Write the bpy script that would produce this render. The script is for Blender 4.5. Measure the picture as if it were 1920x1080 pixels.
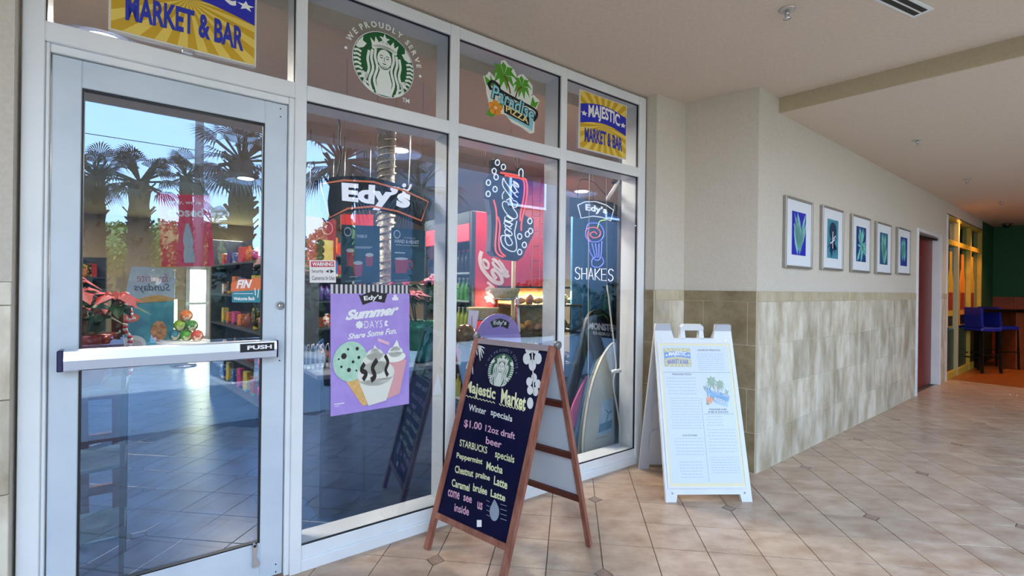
import bpy, math, random
from mathutils import Vector, Matrix
random.seed(7)
PI = math.pi
for o in list(bpy.data.objects): bpy.data.objects.remove(o)
SC = bpy.context.scene
COL = SC.collection

# ------------------------------------------------------------------ camera
F, H, ROLL = 905.0, 1.5, 0.0125            # focal length in px (of 1920), eye height, small roll
cd = bpy.data.cameras.new('camera'); cam = bpy.data.objects.new('camera', cd); COL.objects.link(cam)
cd.sensor_width = 36; cd.lens = F / 1920 * 36; cd.clip_start = 0.05; cd.clip_end = 400
cam.location = (0, 0, H); cam.rotation_euler = (PI / 2, -ROLL, 0)
SC.camera = cam
# ------------------------------------------------------------------ view, sky, large lights
SC.view_settings.view_transform = 'Standard'; SC.view_settings.look = 'None'
SC.view_settings.gamma = 1; SC.view_settings.use_curve_mapping = False
SC.view_settings.exposure = 1.5
SC.cycles.max_bounces = 10; SC.cycles.diffuse_bounces = 5; SC.cycles.glossy_bounces = 5
SC.cycles.transparent_max_bounces = 16; SC.cycles.sample_clamp_indirect = 6
SC.cycles.caustics_reflective = False; SC.cycles.caustics_refractive = False
SKY_STRENGTH = 2.35
w = bpy.data.worlds.new('sky'); SC.world = w; w.use_nodes = True
nt = w.node_tree; nt.nodes.clear()
tc = nt.nodes.new('ShaderNodeTexCoord'); sp = nt.nodes.new('ShaderNodeSeparateXYZ')
rp = nt.nodes.new('ShaderNodeValToRGB'); bg = nt.nodes.new('ShaderNodeBackground'); out = nt.nodes.new('ShaderNodeOutputWorld')
nt.links.new(tc.outputs['Generated'], sp.inputs[0]); nt.links.new(sp.outputs['Z'], rp.inputs[0])
nt.links.new(rp.outputs[0], bg.inputs[0]); nt.links.new(bg.outputs[0], out.inputs[0])
e = rp.color_ramp.elements
e[0].position = 0.0; e[0].color = (0.92, 0.94, 0.96, 1); e[1].position = 1.0; e[1].color = (0.3, 0.5, 0.86, 1)
m_ = e.new(0.18); m_.color = (0.72, 0.83, 0.97, 1); m_ = e.new(0.5); m_.color = (0.46, 0.66, 0.92, 1)
bg.inputs[1].default_value = SKY_STRENGTH
sd = bpy.data.lights.new('sun', 'SUN'); sd.energy = 4.5; sd.angle = 0.02; sd.color = (1, .93, .82)
sun = bpy.data.objects.new('sun', sd); COL.objects.link(sun); sun.rotation_euler = (math.radians(-38), 0, math.radians(36.9 - 10))

# ------------------------------------------------------------------ geometry of the place
def lev(px, py):
    dx, dy = px - 960, py - 540
    return dx * math.cos(ROLL) + dy * math.sin(ROLL), -dx * math.sin(ROLL) + dy * math.cos(ROLL)
def G(px, py, z=0.0):                       # where the sight line of a photo point meets height z
    x, y = lev(px, py); Y = F * (H - z) / y
    return Vector((x / F * Y, Y, z))
def atY(px, py, Y):
    x, y = lev(px, py); return Vector((x / F * Y, Y, H - y / F * Y))
class Frame:                                # x along a wall, y away from the walkway, z up
    def __init__(s, o, ang): s.o = Vector((o[0], o[1], o[2] if len(o) > 2 else 0)); s.a = ang; s.M = Matrix.Translation(s.o) @ Matrix.Rotation(ang, 4, 'Z'); s.I = s.M.inverted()
    def W(s, p): return s.M @ Vector(p)
    def L(s, p): return s.I @ Vector(p)
    def P(s, px, py, t=0.0):                # photo point on the plane y = t of this frame
        x, y = lev(px, py); d = s.I.to_3x3() @ Vector((x / F, 1, -y / F)); c = s.I @ Vector((0, 0, H))
        return c + d * ((t - c.y) / d.y)
    def X(s, px, py=540, t=0.0): return s.P(px, py, t).x
    def Z(s, px, py, t=0.0): return s.P(px, py, t).z
    def sub(s, p, ang=0): return Frame(s.W(p), s.a + ang)
WD = Frame((0, 0, 0), 0)
SF = Frame((-1.073, 2.535, 0), math.radians(36.9))       # the shop front
P4 = G(1415, 888); PD = G(1717, 742)
WA = math.atan2(PD.y - P4.y, PD.x - P4.x)
WF = Frame((P4.x, P4.y, 0), WA)                           # the long tiled wall on the right
CEIL = 3.18
P1 = SF.W((SF.X(1212, 300), 0, 0)); P2 = G(1232, 176, CEIL); P3 = G(1286, 195, CEIL); P5 = G(1463, 183, CEIL)
LOWC = 3.05

# ------------------------------------------------------------------ materials
def lin(c):
    if isinstance(c, str):
        c = [int(c[i:i + 2], 16) / 255 for i in (0, 2, 4)]
        c = [v / 12.92 if v <= 0.04045 else ((v + 0.055) / 1.055) ** 2.4 for v in c]
    return (c[0], c[1], c[2], 1)
MATS = {}
def mat(name, col, rough=0.5, metal=0.0, emit=None, es=1.0, spec=0.5, col2=None, scale=6.0, detail=4, bump=0.0, stretch=(1, 1, 1), rnd=0.0, lo=0.35, hi=0.65, coat=0.0, coord='Object', alpha=1.0):
    if name in MATS: return MATS[name]
    m = bpy.data.materials.new(name); m.use_nodes = True; n = m.node_tree; b = n.nodes['Principled BSDF']
    b.inputs['Base Color'].default_value = lin(col); b.inputs['Roughness'].default_value = rough; b.inputs['Metallic'].default_value = metal
    b.inputs['Specular IOR Level'].default_value = spec; b.inputs['Coat Weight'].default_value = coat; b.inputs['Alpha'].default_value = alpha
    if emit is not None: b.inputs['Emission Color'].default_value = lin(emit); b.inputs['Emission Strength'].default_value = es
    if col2 is not None or bump:
        if coord == 'World': src = n.nodes.new('ShaderNodeNewGeometry').outputs['Position']
        else: src = n.nodes.new('ShaderNodeTexCoord').outputs[coord]
        mp = n.nodes.new('ShaderNodeMapping'); mp.inputs['Scale'].default_value = stretch; n.links.new(src, mp.inputs[0])
        no = n.nodes.new('ShaderNodeTexNoise'); no.inputs['Scale'].default_value = scale; no.inputs['Detail'].default_value = detail; no.inputs['Roughness'].default_value = 0.6
        n.links.new(mp.outputs[0], no.inputs['Vector'])
        if col2 is not None:
            r = n.nodes.new('ShaderNodeValToRGB'); r.color_ramp.elements[0].position = lo; r.color_ramp.elements[1].position = hi
            r.color_ramp.elements[0].color = lin(col); r.color_ramp.elements[1].color = lin(col2)
            n.links.new(no.outputs['Fac'], r.inputs[0]); last = r.outputs[0]
            if rnd:
                oi = n.nodes.new('ShaderNodeObjectInfo'); mr = n.nodes.new('ShaderNodeMapRange'); mr.inputs['To Min'].default_value = 1 - rnd; mr.inputs['To Max'].default_value = 1 + rnd
                n.links.new(oi.outputs['Random'], mr.inputs['Value'])
                mx = n.nodes.new('ShaderNodeVectorMath'); mx.operation = 'SCALE'; n.links.new(last, mx.inputs[0]); n.links.new(mr.outputs[0], mx.inputs['Scale']); last = mx.outputs[0]
            n.links.new(last, b.inputs['Base Color'])
        if bump:
            bp = n.nodes.new('ShaderNodeBump'); bp.inputs['Strength'].default_value = bump; bp.inputs['Distance'].default_value = 0.01
            n.links.new(no.outputs['Fac'], bp.inputs['Height']); n.links.new(bp.outputs[0], b.inputs['Normal'])
    MATS[name] = m; return m
def glass_mat(name, tint=(0.40, 0.61, 0.95), base=0.15, trans=(0.93, 0.95, 0.96)):
    m = bpy.data.materials.new(name); m.use_nodes = True; n = m.node_tree; n.nodes.clear()
    o = n.nodes.new('ShaderNodeOutputMaterial'); mx = n.nodes.new('ShaderNodeMixShader'); t = n.nodes.new('ShaderNodeBsdfTransparent'); g = n.nodes.new('ShaderNodeBsdfGlossy')
    ge = n.nodes.new('ShaderNodeNewGeometry'); dt = n.nodes.new('ShaderNodeVectorMath'); dt.operation = 'DOT_PRODUCT'
    n.links.new(ge.outputs['Incoming'], dt.inputs[0]); n.links.new(ge.outputs['Normal'], dt.inputs[1])
    ab = n.nodes.new('ShaderNodeMath'); ab.operation = 'ABSOLUTE'; n.links.new(dt.outputs['Value'], ab.inputs[0])
    iv = n.nodes.new('ShaderNodeMath'); iv.operation = 'SUBTRACT'; iv.inputs[0].default_value = 1; n.links.new(ab.outputs[0], iv.inputs[1])
    fr = n.nodes.new('ShaderNodeMath'); fr.operation = 'POWER'; fr.inputs[1].default_value = 5; n.links.new(iv.outputs[0], fr.inputs[0])
    ad = n.nodes.new('ShaderNodeMath'); ad.operation = 'ADD'; ad.inputs[1].default_value = base; ad.use_clamp = True
    t.inputs[0].default_value = (*trans, 1); g.inputs[0].default_value = (*tint, 1); g.inputs['Roughness'].default_value = 0.0
    n.links.new(fr.outputs[0], ad.inputs[0]); n.links.new(ad.outputs[0], mx.inputs[0]); n.links.new(t.outputs[0], mx.inputs[1]); n.links.new(g.outputs[0], mx.inputs[2]); n.links.new(mx.outputs[0], o.inputs[0])
    MATS[name] = m; return m
M_GLASS = glass_mat('reflective_window_glass'); M_CLEAR = glass_mat('clear_case_glass', (1, 1, 1), 0.02)
M_FRAME = mat('white_aluminium', 'dfe4e8', 0.35, col2='e8ebee', scale=3)
M_DOOR = mat('door_aluminium', 'c0cdda', 0.35, col2='ccd7e2', scale=3)
M_GASKET = mat('black_gasket', '0b0d14', 0.5)
M_WALL = mat('beige_plaster', 'c8c0b4', 0.85, col2='cfc8bd', scale=60, bump=0.08)
M_CEIL = mat('ceiling_plaster', 'd0bfaf', 0.9, col2='d7c7b8', scale=40, bump=0.1)
M_BEAM = mat('beam_plaster', 'b3a58a', 0.9, col2='baac92', scale=40, bump=0.1)
M_GROUT = mat('grout', '64584c', 0.9)
M_TILE = mat('tile_tan_ceramic', '9f8068', 0.28, col2='c2a891', scale=5.5, detail=9, coord='World', rnd=0.09, bump=0.05, stretch=(1, 1.6, 1), lo=0.32, hi=0.68)
M_DOT = mat('tile_dot_ceramic', '8c705e', 0.3, col2='9a7f6c', scale=20, coord='World', rnd=0.05)
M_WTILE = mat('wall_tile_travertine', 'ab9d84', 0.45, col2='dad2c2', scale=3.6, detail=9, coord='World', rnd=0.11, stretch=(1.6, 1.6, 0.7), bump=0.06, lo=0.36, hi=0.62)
M_WTRIM = mat('wall_tile_cap', 'b5a587', 0.45, col2='c8bda4', scale=7, detail=6, coord='World', rnd=0.05, stretch=(1, 1, .6))
M_WGROUT = mat('wall_grout', 'c5bda9', 0.9)
M_DTILE = mat('niche_tile_shaded', '7a6a4c', 0.45, col2='9c8c70', scale=6, detail=8, coord='World', rnd=0.07)  # darker wall tile for the side faces, their shade put into the colour
M_STEEL = mat('brushed_steel', 'c4c8cf', 0.25, 0.9)
M_CHROME = mat('chrome', 'd8d8dc', 0.12, 1.0)
M_BLACK = mat('black_plastic', '0c0c10', 0.4)
M_WHITE = mat('white_print', 'eeeef0', 0.5)
M_INFLOOR = mat('shop_tile_slate', '16305a', 0.3, col2='264878', scale=5, detail=8, coord='World', rnd=0.06)
M_INCEIL = mat('shop_ceiling_tan', 'cdb592', 0.9, col2='d3bc9b', scale=30)
M_INWALL = mat('shop_wall_cream', 'b9a68a', 0.85, col2='c1af93', scale=30)
M_RED = mat('coke_red', 'c8202f', 0.45); M_WOOD = mat('redwood_frame', '7c4638', 0.45, col2='9c6858', scale=30, stretch=(1, 1, .1), detail=5)
M_WOODD = mat('dark_redwood', '4c2018', 0.5, col2='5c281e', scale=30)

# ------------------------------------------------------------------ mesh helpers
ORG = {}
class MB:
    def __init__(s, fr=WD): s.v = []; s.f = []; s.mi = []; s.fr = fr; s.m = 0; s.sm = []; s.smooth = False
    def add(s, vs, fs):
        b = len(s.v); s.v += [Vector(p) for p in vs]
        for f in fs: s.f.append([b + i for i in f]); s.mi.append(s.m); s.sm.append(s.smooth)
        return s
    def box(s, x0, x1, y0, y1, z0, z1):
        v = [(x, y, z) for z in (z0, z1) for y in (y0, y1) for x in (x0, x1)]
        return s.add(v, [(0, 2, 3, 1), (4, 5, 7, 6), (0, 1, 5, 4), (2, 6, 7, 3), (0, 4, 6, 2), (1, 3, 7, 5)])
    def bbox(s, x0, x1, y0, y1, z0, z1, b=0.004):      # bevelled box
        for (ax0, ax1, ay0, ay1, az0, az1) in ((x0, x1, y0 + b, y1 - b, z0 + b, z1 - b),): pass
        v = []; f = []
        for sx, X in ((1, x0), (-1, x1)):
            for sy, Y in ((1, y0), (-1, y1)):
                for sz, Z in ((1, z0), (-1, z1)):
                    v += [(X, Y + sy * b, Z + sz * b), (X + sx * b, Y, Z + sz * b), (X + sx * b, Y + sy * b, Z)]
        def i(a, bb, c, k): return (a * 4 + bb * 2 + c) * 3 + k
        for a in (0, 1): f.append([i(a, 0, 0, 0), i(a, 1, 0, 0), i(a, 1, 1, 0), i(a, 0, 1, 0)])
        for a in (0, 1): f.append([i(0, a, 0, 1), i(1, a, 0, 1), i(1, a, 1, 1), i(0, a, 1, 1)])
        for a in (0, 1): f.append([i(0, 0, a, 2), i(1, 0, a, 2), i(1, 1, a, 2), i(0, 1, a, 2)])
        for a in (0, 1):
            for c in (0, 1):
                f.append([i(a, c, 0, 0), i(a, c, 1, 0), i(a, c, 1, 1), i(a, c, 0, 1)])
                f.append([i(a, 0, c, 0), i(a, 1, c, 0), i(a, 1, c, 2), i(a, 0, c, 2)])
                f.append([i(0, a, c, 1), i(1, a, c, 1), i(1, a, c, 2), i(0, a, c, 2)])
        for a in (0, 1):
            for c in (0, 1):
                for d in (0, 1): f.append([i(a, c, d, 0), i(a, c, d, 1), i(a, c, d, 2)])
        return s.add(v, f)
    def prism(s, pts, z0, z1):                          # plan polygon extruded in z
        n = len(pts); v = [(p[0], p[1], z0) for p in pts] + [(p[0], p[1], z1) for p in pts]
        return s.add(v, [list(range(n))[::-1], list(range(n, 2 * n))] + [(i, (i + 1) % n, n + (i + 1) % n, n + i) for i in range(n)])
    def slab(s, pts, y0, y1):                           # elevation polygon (x,z) extruded in y
        n = len(pts); v = [(p[0], y0, p[1]) for p in pts] + [(p[0], y1, p[1]) for p in pts]
        return s.add(v, [list(range(n)), list(range(n, 2 * n))[::-1]] + [(i, n + i, n + (i + 1) % n, (i + 1) % n) for i in range(n)])
    def bar(s, a, b, w, d=None, up=(0, 0, 1)):          # rectangular bar from a to b
        a = Vector(a); b = Vector(b); d = d or w; t = (b - a).normalized(); u = Vector(up)
        if abs(t.dot(u)) > 0.99: u = Vector((0, 1, 0))
        r = t.cross(u).normalized(); q = r.cross(t).normalized()
        v = [p + r * (i * w / 2) + q * (j * d / 2) for p in (a, b) for i, j in ((-1, -1), (1, -1), (1, 1), (-1, 1))]
        return s.add(v, [(3, 2, 1, 0), (4, 5, 6, 7), (0, 1, 5, 4), (1, 2, 6, 5), (2, 3, 7, 6), (3, 0, 4, 7)])
    def tube(s, pts, r, n=8, closed=False):
        pts = [Vector(p) for p in pts]; k = len(pts); rs = r if isinstance(r, (list, tuple)) else [r] * k; vs = []; fs = []
        pr = None
        for i, p in enumerate(pts):
            t = (pts[(i + 1) % k] - pts[i - 1]) if closed else (pts[min(i + 1, k - 1)] - pts[max(i - 1, 0)])
            t = t.normalized() if t.length > 1e-9 else Vector((0, 0, 1))
            if pr is None:
                u = Vector((0, 0, 1)) if abs(t.z) < 0.9 else Vector((0, 1, 0)); pr = t.cross(u).normalized()
            else:
                pr = (pr - t * pr.dot(t)); pr = pr.normalized() if pr.length > 1e-6 else t.orthogonal().normalized()
            q = t.cross(pr)
            for j in range(n): a = 2 * PI * j / n; vs.append(p + (pr * math.cos(a) + q * math.sin(a)) * rs[i])
        m = k if closed else k - 1
        for i in range(m):
            for j in range(n): i2 = (i + 1) % k; fs.append((i * n + j, i * n + (j + 1) % n, i2 * n + (j + 1) % n, i2 * n + j))
        if not closed: fs += [list(range(n))[::-1], [(k - 1) * n + j for j in range(n)]]
        sm = s.smooth; s.smooth = True; s.add(vs, fs); s.smooth = sm; return s
    def lathe(s, c, prof, n=20):                        # prof: (radius, z) around vertical axis through c
        c = Vector(c); vs = []; fs = []
        for r, z in prof:
            for j in range(n): a = 2 * PI * j / n; vs.append(c + Vector((r * math.cos(a), r * math.sin(a), z)))
        for i in range(len(prof) - 1):
            for j in range(n): fs.append((i * n + j, i * n + (j + 1) % n, (i + 1) * n + (j + 1) % n, (i + 1) * n + j))
        fs += [list(range(n))[::-1], [(len(prof) - 1) * n + j for j in range(n)]]
        sm = s.smooth; s.smooth = True; s.add(vs, fs); s.smooth = sm; return s
    def ball(s, c, r, n=10, m=7, sq=(1, 1, 1)):
        prof = [(max(r * math.sin(PI * i / m), 1e-4), -r * math.cos(PI * i / m)) for i in range(m + 1)]
        b = len(s.v); s.lathe((0, 0, 0), prof, n); c = Vector(c)
        for i in range(b, len(s.v)): p = s.v[i]; s.v[i] = Vector((p.x * sq[0], p.y * sq[1], p.z * sq[2])) + c
        return s
    def build(s, name, m, parent=None, kind=None, label=None, cat=None, group=None, org=None):
        fr = s.fr
        if parent is not None: o0 = ORG[parent.name][1]; fr = ORG[parent.name][0]
        else:
            if org is None:
                xs = [p.x for p in s.v]; ys = [p.y for p in s.v]; zs = [p.z for p in s.v]
                org = ((min(xs) + max(xs)) / 2, (min(ys) + max(ys)) / 2, min(zs))
            o0 = Vector(org)
        me = bpy.data.meshes.new(name); me.from_pydata([tuple(p - o0) for p in s.v], [], s.f)
        for mm in (m if isinstance(m, (list, tuple)) else [m]): me.materials.append(mm)
        me.polygons.foreach_set('material_index', s.mi); me.polygons.foreach_set('use_smooth', s.sm); me.update()
        o = bpy.data.objects.new(name, me); COL.objects.link(o)
        if parent is not None: o.parent = parent
        else: o.matrix_world = fr.M @ Matrix.Translation(o0)
        ORG[o.name] = (fr, o0)
        if kind: o['kind'] = kind
        if label: o['label'] = label
        if cat: o['category'] = cat
        if group: o['group'] = group
        return o
def thing(name, label, cat, fr, org, group=None):
    o = bpy.data.objects.new(name, None); COL.objects.link(o); o.empty_display_size = 0.1
    o.matrix_world = fr.M @ Matrix.Translation(Vector(org)); ORG[o.name] = (fr, Vector(org))
    o['label'] = label; o['category'] = cat
    if group: o['group'] = group
    return o
def dup(root, mw, label=None, group=None):
    def cp(o, par):
        c = o.copy(); COL.objects.link(c)
        if par: c.parent = par
        for ch in kids.get(o.name, ()): cp(ch, c)
        return c
    kids = {}
    for o in COL.objects:
        if o.parent: kids.setdefault(o.parent.name, []).append(o)
    r = cp(root, None); r.matrix_world = mw
    if label: r['label'] = label
    if group: r['group'] = group
    return r
# flat print: shapes given in sheet coordinates, mapped onto a real sheet
TXT = {}
def glyphs(t, bold=0.0, shear=0.0, space=1.0):
    k = (t, bold, shear, space)
    if k not in TXT:
        c = bpy.data.curves.new('t', 'FONT'); c.body = t; c.offset = bold; c.shear = shear; c.resolution_u = 3; c.space_character = space; c.fill_mode = 'FRONT'
        o = bpy.data.objects.new('t', c); me = o.to_mesh()
        vs = [(v.co.x, v.co.y) for v in me.vertices]; fs = [list(p.vertices) for p in me.polygons]
        o.to_mesh_clear(); bpy.data.objects.remove(o); bpy.data.curves.remove(c)
        x0 = min(v[0] for v in vs); x1 = max(v[0] for v in vs); y0 = min(v[1] for v in vs); y1 = max(v[1] for v in vs)
        TXT[k] = (vs, fs, (x0, x1, y0, y1))
    return TXT[k]
class Sheet:
    """Print on the sheet: mapping (u,v) -> point; lift = distance of a layer in front of the sheet."""
    def __init__(s, fn, parent, lift=0.0012): s.fn = fn; s.par = parent; s.k = 0; s.lift = lift
    def begin(s, keep=False):
        if not keep: s.k += 1
        s.b = MB(); return s
    def end(s, name, m, label=None):
        return s.b.build(name, m, s.par, label=label)
    def map(s, u, v): return s.fn(u, v, s.k * s.lift)
    def poly(s, pts): s.b.add([s.map(*p) for p in pts], [list(range(len(pts)))]); return s
    def rect(s, a, b, c, d): return s.poly([(a, c), (b, c), (b, d), (a, d)])
    def disc(s, u, v, ru, rv=None, n=24, a0=0):
        rv = rv or ru; return s.poly([(u + ru * math.cos(2 * PI * i / n + a0), v + rv * math.sin(2 * PI * i / n + a0)) for i in range(n)])
    def ring(s, u, v, r1, r0, n=36, asp=1.0):
        P = [(u + r * math.cos(2 * PI * i / n) / asp, v + r * math.sin(2 * PI * i / n)) for r in (r1, r0) for i in range(n)]
        s.b.add([s.map(*p) for p in P], [(i, (i + 1) % n, n + (i + 1) % n, n + i) for i in range(n)]); return s
    def rib(s, pts, w, sm=True):
        if sm and len(pts) > 2: pts = smooth2(pts)
        n = len(pts); ws = w if isinstance(w, (list, tuple)) else None; L = []; Rr = []
        for i, p in enumerate(pts):
            a = pts[max(i - 1, 0)]; b = pts[min(i + 1, n - 1)]; dx, dy = b[0] - a[0], b[1] - a[1]; q = math.hypot(dx, dy) or 1
            ww = (ws[0] + (ws[1] - ws[0]) * i / (n - 1)) if ws else w
            L.append((p[0] - dy / q * ww / 2, p[1] + dx / q * ww / 2)); Rr.append((p[0] + dy / q * ww / 2, p[1] - dx / q * ww / 2))
        s.b.add([s.map(*p) for p in L + Rr], [(i, i + 1, n + i + 1, n + i) for i in range(n - 1)]); return s
    def text(s, t, q, bold=0.0, shear=0.0, space=1.0, wave=0.0):     # q: bl, br, tr, tl
        vs, fs, (x0, x1, y0, y1) = glyphs(t, bold, shear, space); P = []
        for x, y in vs:
            a = (x - x0) / (x1 - x0); b = (y - y0) / (y1 - y0)
            u = (1 - b) * ((1 - a) * q[0][0] + a * q[1][0]) + b * ((1 - a) * q[3][0] + a * q[2][0])
            v = (1 - b) * ((1 - a) * q[0][1] + a * q[1][1]) + b * ((1 - a) * q[3][1] + a * q[2][1]) + wave * math.sin(PI * a)
            P.append(s.map(u, v))
        s.b.add(P, fs); return s
    def tbox(s, t, a, b, c, d, **k): return s.text(t, [(a, c), (b, c), (b, d), (a, d)], **k)
    def arc(s, t, u, v, r, h, a0, a1, bold=0.02, asp=1.0):           # letters standing on a circle, a0..a1 degrees
        L = [glyphs(ch, bold) if ch != ' ' else None for ch in t]
        wd = [(g[2][1] - g[2][0] + 0.13) if g else 0.35 for g in L]; T = sum(wd); x = 0
        for g, q in zip(L, wd):
            if g:
                am = math.radians(a0 + (a1 - a0) * (x + q / 2) / T); k = h / 0.7; xm = (g[2][0] + g[2][1]) / 2; P = []
                for gx, gy in g[0]:
                    rr = r + gy * k; dx = (gx - xm) * k * (1 if a1 < a0 else 1)
                    P.append(s.map(u + (rr * math.cos(am) + dx * math.sin(am)) / asp, v + rr * math.sin(am) - dx * math.cos(am)))
                s.b.add(P, g[1])
            x += q
        return s
    def star(s, u, v, r, asp=1.0, n=5, a0=PI / 2, k=0.42):
        return s.poly([(u + (r if i % 2 == 0 else r * k) * math.cos(a0 + PI * i / n) / asp, v + (r if i % 2 == 0 else r * k) * math.sin(a0 + PI * i / n)) for i in range(2 * n)])
def smooth2(pts, k=5):
    r = []; n = len(pts)
    for i in range(n - 1):
        p0, p1, p2, p3 = pts[max(i - 1, 0)], pts[i], pts[i + 1], pts[min(i + 2, n - 1)]
        for j in range(k):
            t = j / k
            r.append(tuple(0.5 * (2 * p1[d] + (p2[d] - p0[d]) * t + (2 * p0[d] - 5 * p1[d] + 4 * p2[d] - p3[d]) * t * t + (3 * p1[d] - p0[d] - 3 * p2[d] + p3[d]) * t ** 3) for d in range(len(p1))))
    r.append(tuple(pts[-1])); return r
def flat(y, x0=0, z0=0, sx=1, sz=1): return lambda u, v, l: Vector((x0 + u * sx, y - l, z0 + v * sz))
def quadmap(q, y):                       # q: bl,br,tr,tl as (x,z)
    def fn(u, v, l):
        x = (1 - v) * ((1 - u) * q[0][0] + u * q[1][0]) + v * ((1 - u) * q[3][0] + u * q[2][0])
        z = (1 - v) * ((1 - u) * q[0][1] + u * q[1][1]) + v * ((1 - u) * q[3][1] + u * q[2][1])
        return Vector((x, y - l, z))
    return fn
def pq(fr, pts, t): return [(lambda p: (p.x, p.z))(fr.P(a, b, t)) for a, b in pts]
def pxmap(fr, t): return lambda u, v, l: (lambda p: Vector((p.x, t - l, p.z)))(fr.P(u, v, t))

# ------------------------------------------------------------------ structure: ground, floors, tiles
def struct(mb, name, m, **k): return mb.build(name, m, kind='structure', **k)
fl = MB()
edge_out = -3.3                                # walkway slab ends this far in front of the shop front
sfp = lambda s, y: SF.W((s, y, 0))
fl.prism([sfp(-9, edge_out), sfp(9.2, edge_out), sfp(9.2, -1.0), WF.W((7.4, -1.2, 0)), WF.W((7.4, .3, 0)), WF.W((0.1, .3, 0)), sfp(3.4, 0.6), sfp(-9, 0.6)][::1], -0.12, -0.006)
floor = struct(fl, 'floor', M_GROUT, org=(0, 0, -0.12))
TH = math.radians(7); TT = 0.91 / 3
def tile_uv(u, v): return Vector((u * math.cos(TH) + v * math.sin(TH), -u * math.sin(TH) + v * math.cos(TH), 0))
U0, V0 = 0.1878, -0.145
def inview(p, mx=60):
    if p.y < 0.6: return False
    x = p.x / p.y * F; y = F * H / p.y
    return abs(x) < 960 + mx + 120 / p.y and y < 540 + mx + 160 / p.y
GAP = 0.0026; CL = 0.05
def tile_shape(clip):
    a = GAP; b = TT - GAP; c = CL
    pts = []
    for k, (x, y) in enumerate(((a, a), (b, a), (b, b), (a, b))):
        if k == clip:
            if k == 0: pts += [(a, a + c), (a + c, a)]
            if k == 1: pts += [(b - c, a), (b, a + c)]
            if k == 2: pts += [(b, b - c), (b - c, b)]
            if k == 3: pts += [(a + c, b), (a, b - c)]
        else: pts.append((x, y))
    return pts
def tile_mb(mb, pts, cx, cy, top=0.0):
    n = len(pts); b = 0.0016; mx = sum(p[0] for p in pts) / n; my = sum(p[1] for p in pts) / n
    ins = [(mx + (p[0] - mx) * (1 - 2 * b / TT), my + (p[1] - my) * (1 - 2 * b / TT)) for p in pts]
    o = Vector((cx, cy, 0))
    def q(p, z): return tile_uv(p[0] + cx, p[1] + cy) + Vector((0, 0, z)) if mb_world else Vector((p[0], p[1], z))
    v = [q(p, -0.0065) for p in pts] + [q(p, top - 0.001) for p in pts] + [q(p, top) for p in ins]
    mb.add(v, [list(range(2 * n, 3 * n))] + [(k * n + i, k * n + (i + 1) % n, (k + 1) * n + (i + 1) % n, (k + 1) * n + i) for k in (0, 1) for i in range(n)])
mb_world = False
SHAPES = {}
for clip in (-1, 0, 1, 2, 3):
    mb = MB(); tile_mb(mb, tile_shape(clip), 0, 0); SHAPES[clip] = mb
dp = CL - 0.004
DOT = [(dp, 0), (0, dp), (-dp, 0), (0, -dp)]
mb = MB(); tile_mb(mb, DOT[::-1], 0, 0); SHAPES['dot'] = mb
def shape_mesh(mb, name, m):
    me = bpy.data.meshes.new(name); me.from_pydata([tuple(p) for p in mb.v], [], mb.f); me.materials.append(m); me.update(); return me
TM = {k: shape_mesh(v, 'floor_tile', M_DOT if k == 'dot' else M_TILE) for k, v in SHAPES.items()}
def clip_poly(P, fn):                      # keep where fn(world point) >= 0
    out_ = []
    for i in range(len(P)):
        a, b = P[i], P[(i + 1) % len(P)]; fa_, fb_ = fn(a), fn(b)
        if fa_ >= 0: out_.append(a)
        if (fa_ >= 0) != (fb_ >= 0): t_ = fa_ / (fa_ - fb_); out_.append((a[0] + (b[0] - a[0]) * t_, a[1] + (b[1] - a[1]) * t_))
    return out_
cand = []
for i in range(-20, 60):
    for j in range(-6, 60):
        for kind_ in ((0, 1) if (i % 3 == 0 and j % 3 == 0) else (0,)):
            u = U0 + i * TT; v = V0 + j * TT
            clip = 'dot' if kind_ else {(0, 0): 0, (2, 0): 1, (2, 2): 2, (0, 2): 3}.get((i % 3, j % 3), -1)
            pts = DOT[::-1] if kind_ else tile_shape(clip)
            c = tile_uv(u, v) if kind_ else tile_uv(u + TT / 2, v + TT / 2); q = SF.L(c); wq = WF.L(c)
            if q.y < edge_out + .2 or q.x < -8 or wq.x > 7.4 or q.y > 1.5 and q.x < 2: continue
            fsf = lambda a: (.05 - SF.L(tile_uv(a[0] + u, a[1] + v)).y)
            fwf = lambda a: (.04 - WF.L(tile_uv(a[0] + u, a[1] + v)).y)
            lim = [fsf] if q.x < 3.25 else [fwf]
            if q.x > 2.7 and q.x < 3.25: lim = [fsf]
            lim.append(lambda a: 7.2 - WF.L(tile_uv(a[0] + u, a[1] + v)).x)
            P_ = pts
            for fn in lim: P_ = clip_poly(P_, fn) if P_ else P_
            if len(P_) < 3: continue
            cand.append((clip if len(P_) == len(pts) and all(abs(a[0] - b[0]) + abs(a[1] - b[1]) < 1e-9 for a, b in zip(P_, pts)) else 'cut', u, v, c, P_))
vis = sorted([c for c in cand if inview(c[3])], key=lambda c: c[3].length)
near = vis[:290]; ids = set(id(c) for c in near); rest = [c for c in cand if id(c) not in ids]
for clip, u, v, c, P_ in near:
    if clip == 'cut': mb = MB(); tile_mb(mb, P_, 0, 0)
    o = bpy.data.objects.new('floor_tile', TM[clip] if clip != 'cut' else shape_mesh(mb, 'floor_tile', M_TILE)); COL.objects.link(o); o.parent = floor
    o.location = tile_uv(u, v) - ORG['floor'][1] + Vector((0, 0, -0.0)); o.location = tile_uv(u, v) + Vector((0, 0, 0.12 + random.uniform(-.0003, .0003)))
    o.rotation_euler = (0, 0, -TH)
mb_world = True
mb = MB(); md = MB()
for clip, u, v, c, P_ in rest:
    mb.m = 0
    if clip == 'dot': mb.m = 1; tile_mb(mb, DOT[::-1], u, v)
    else: tile_mb(mb, P_, u, v)
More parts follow.
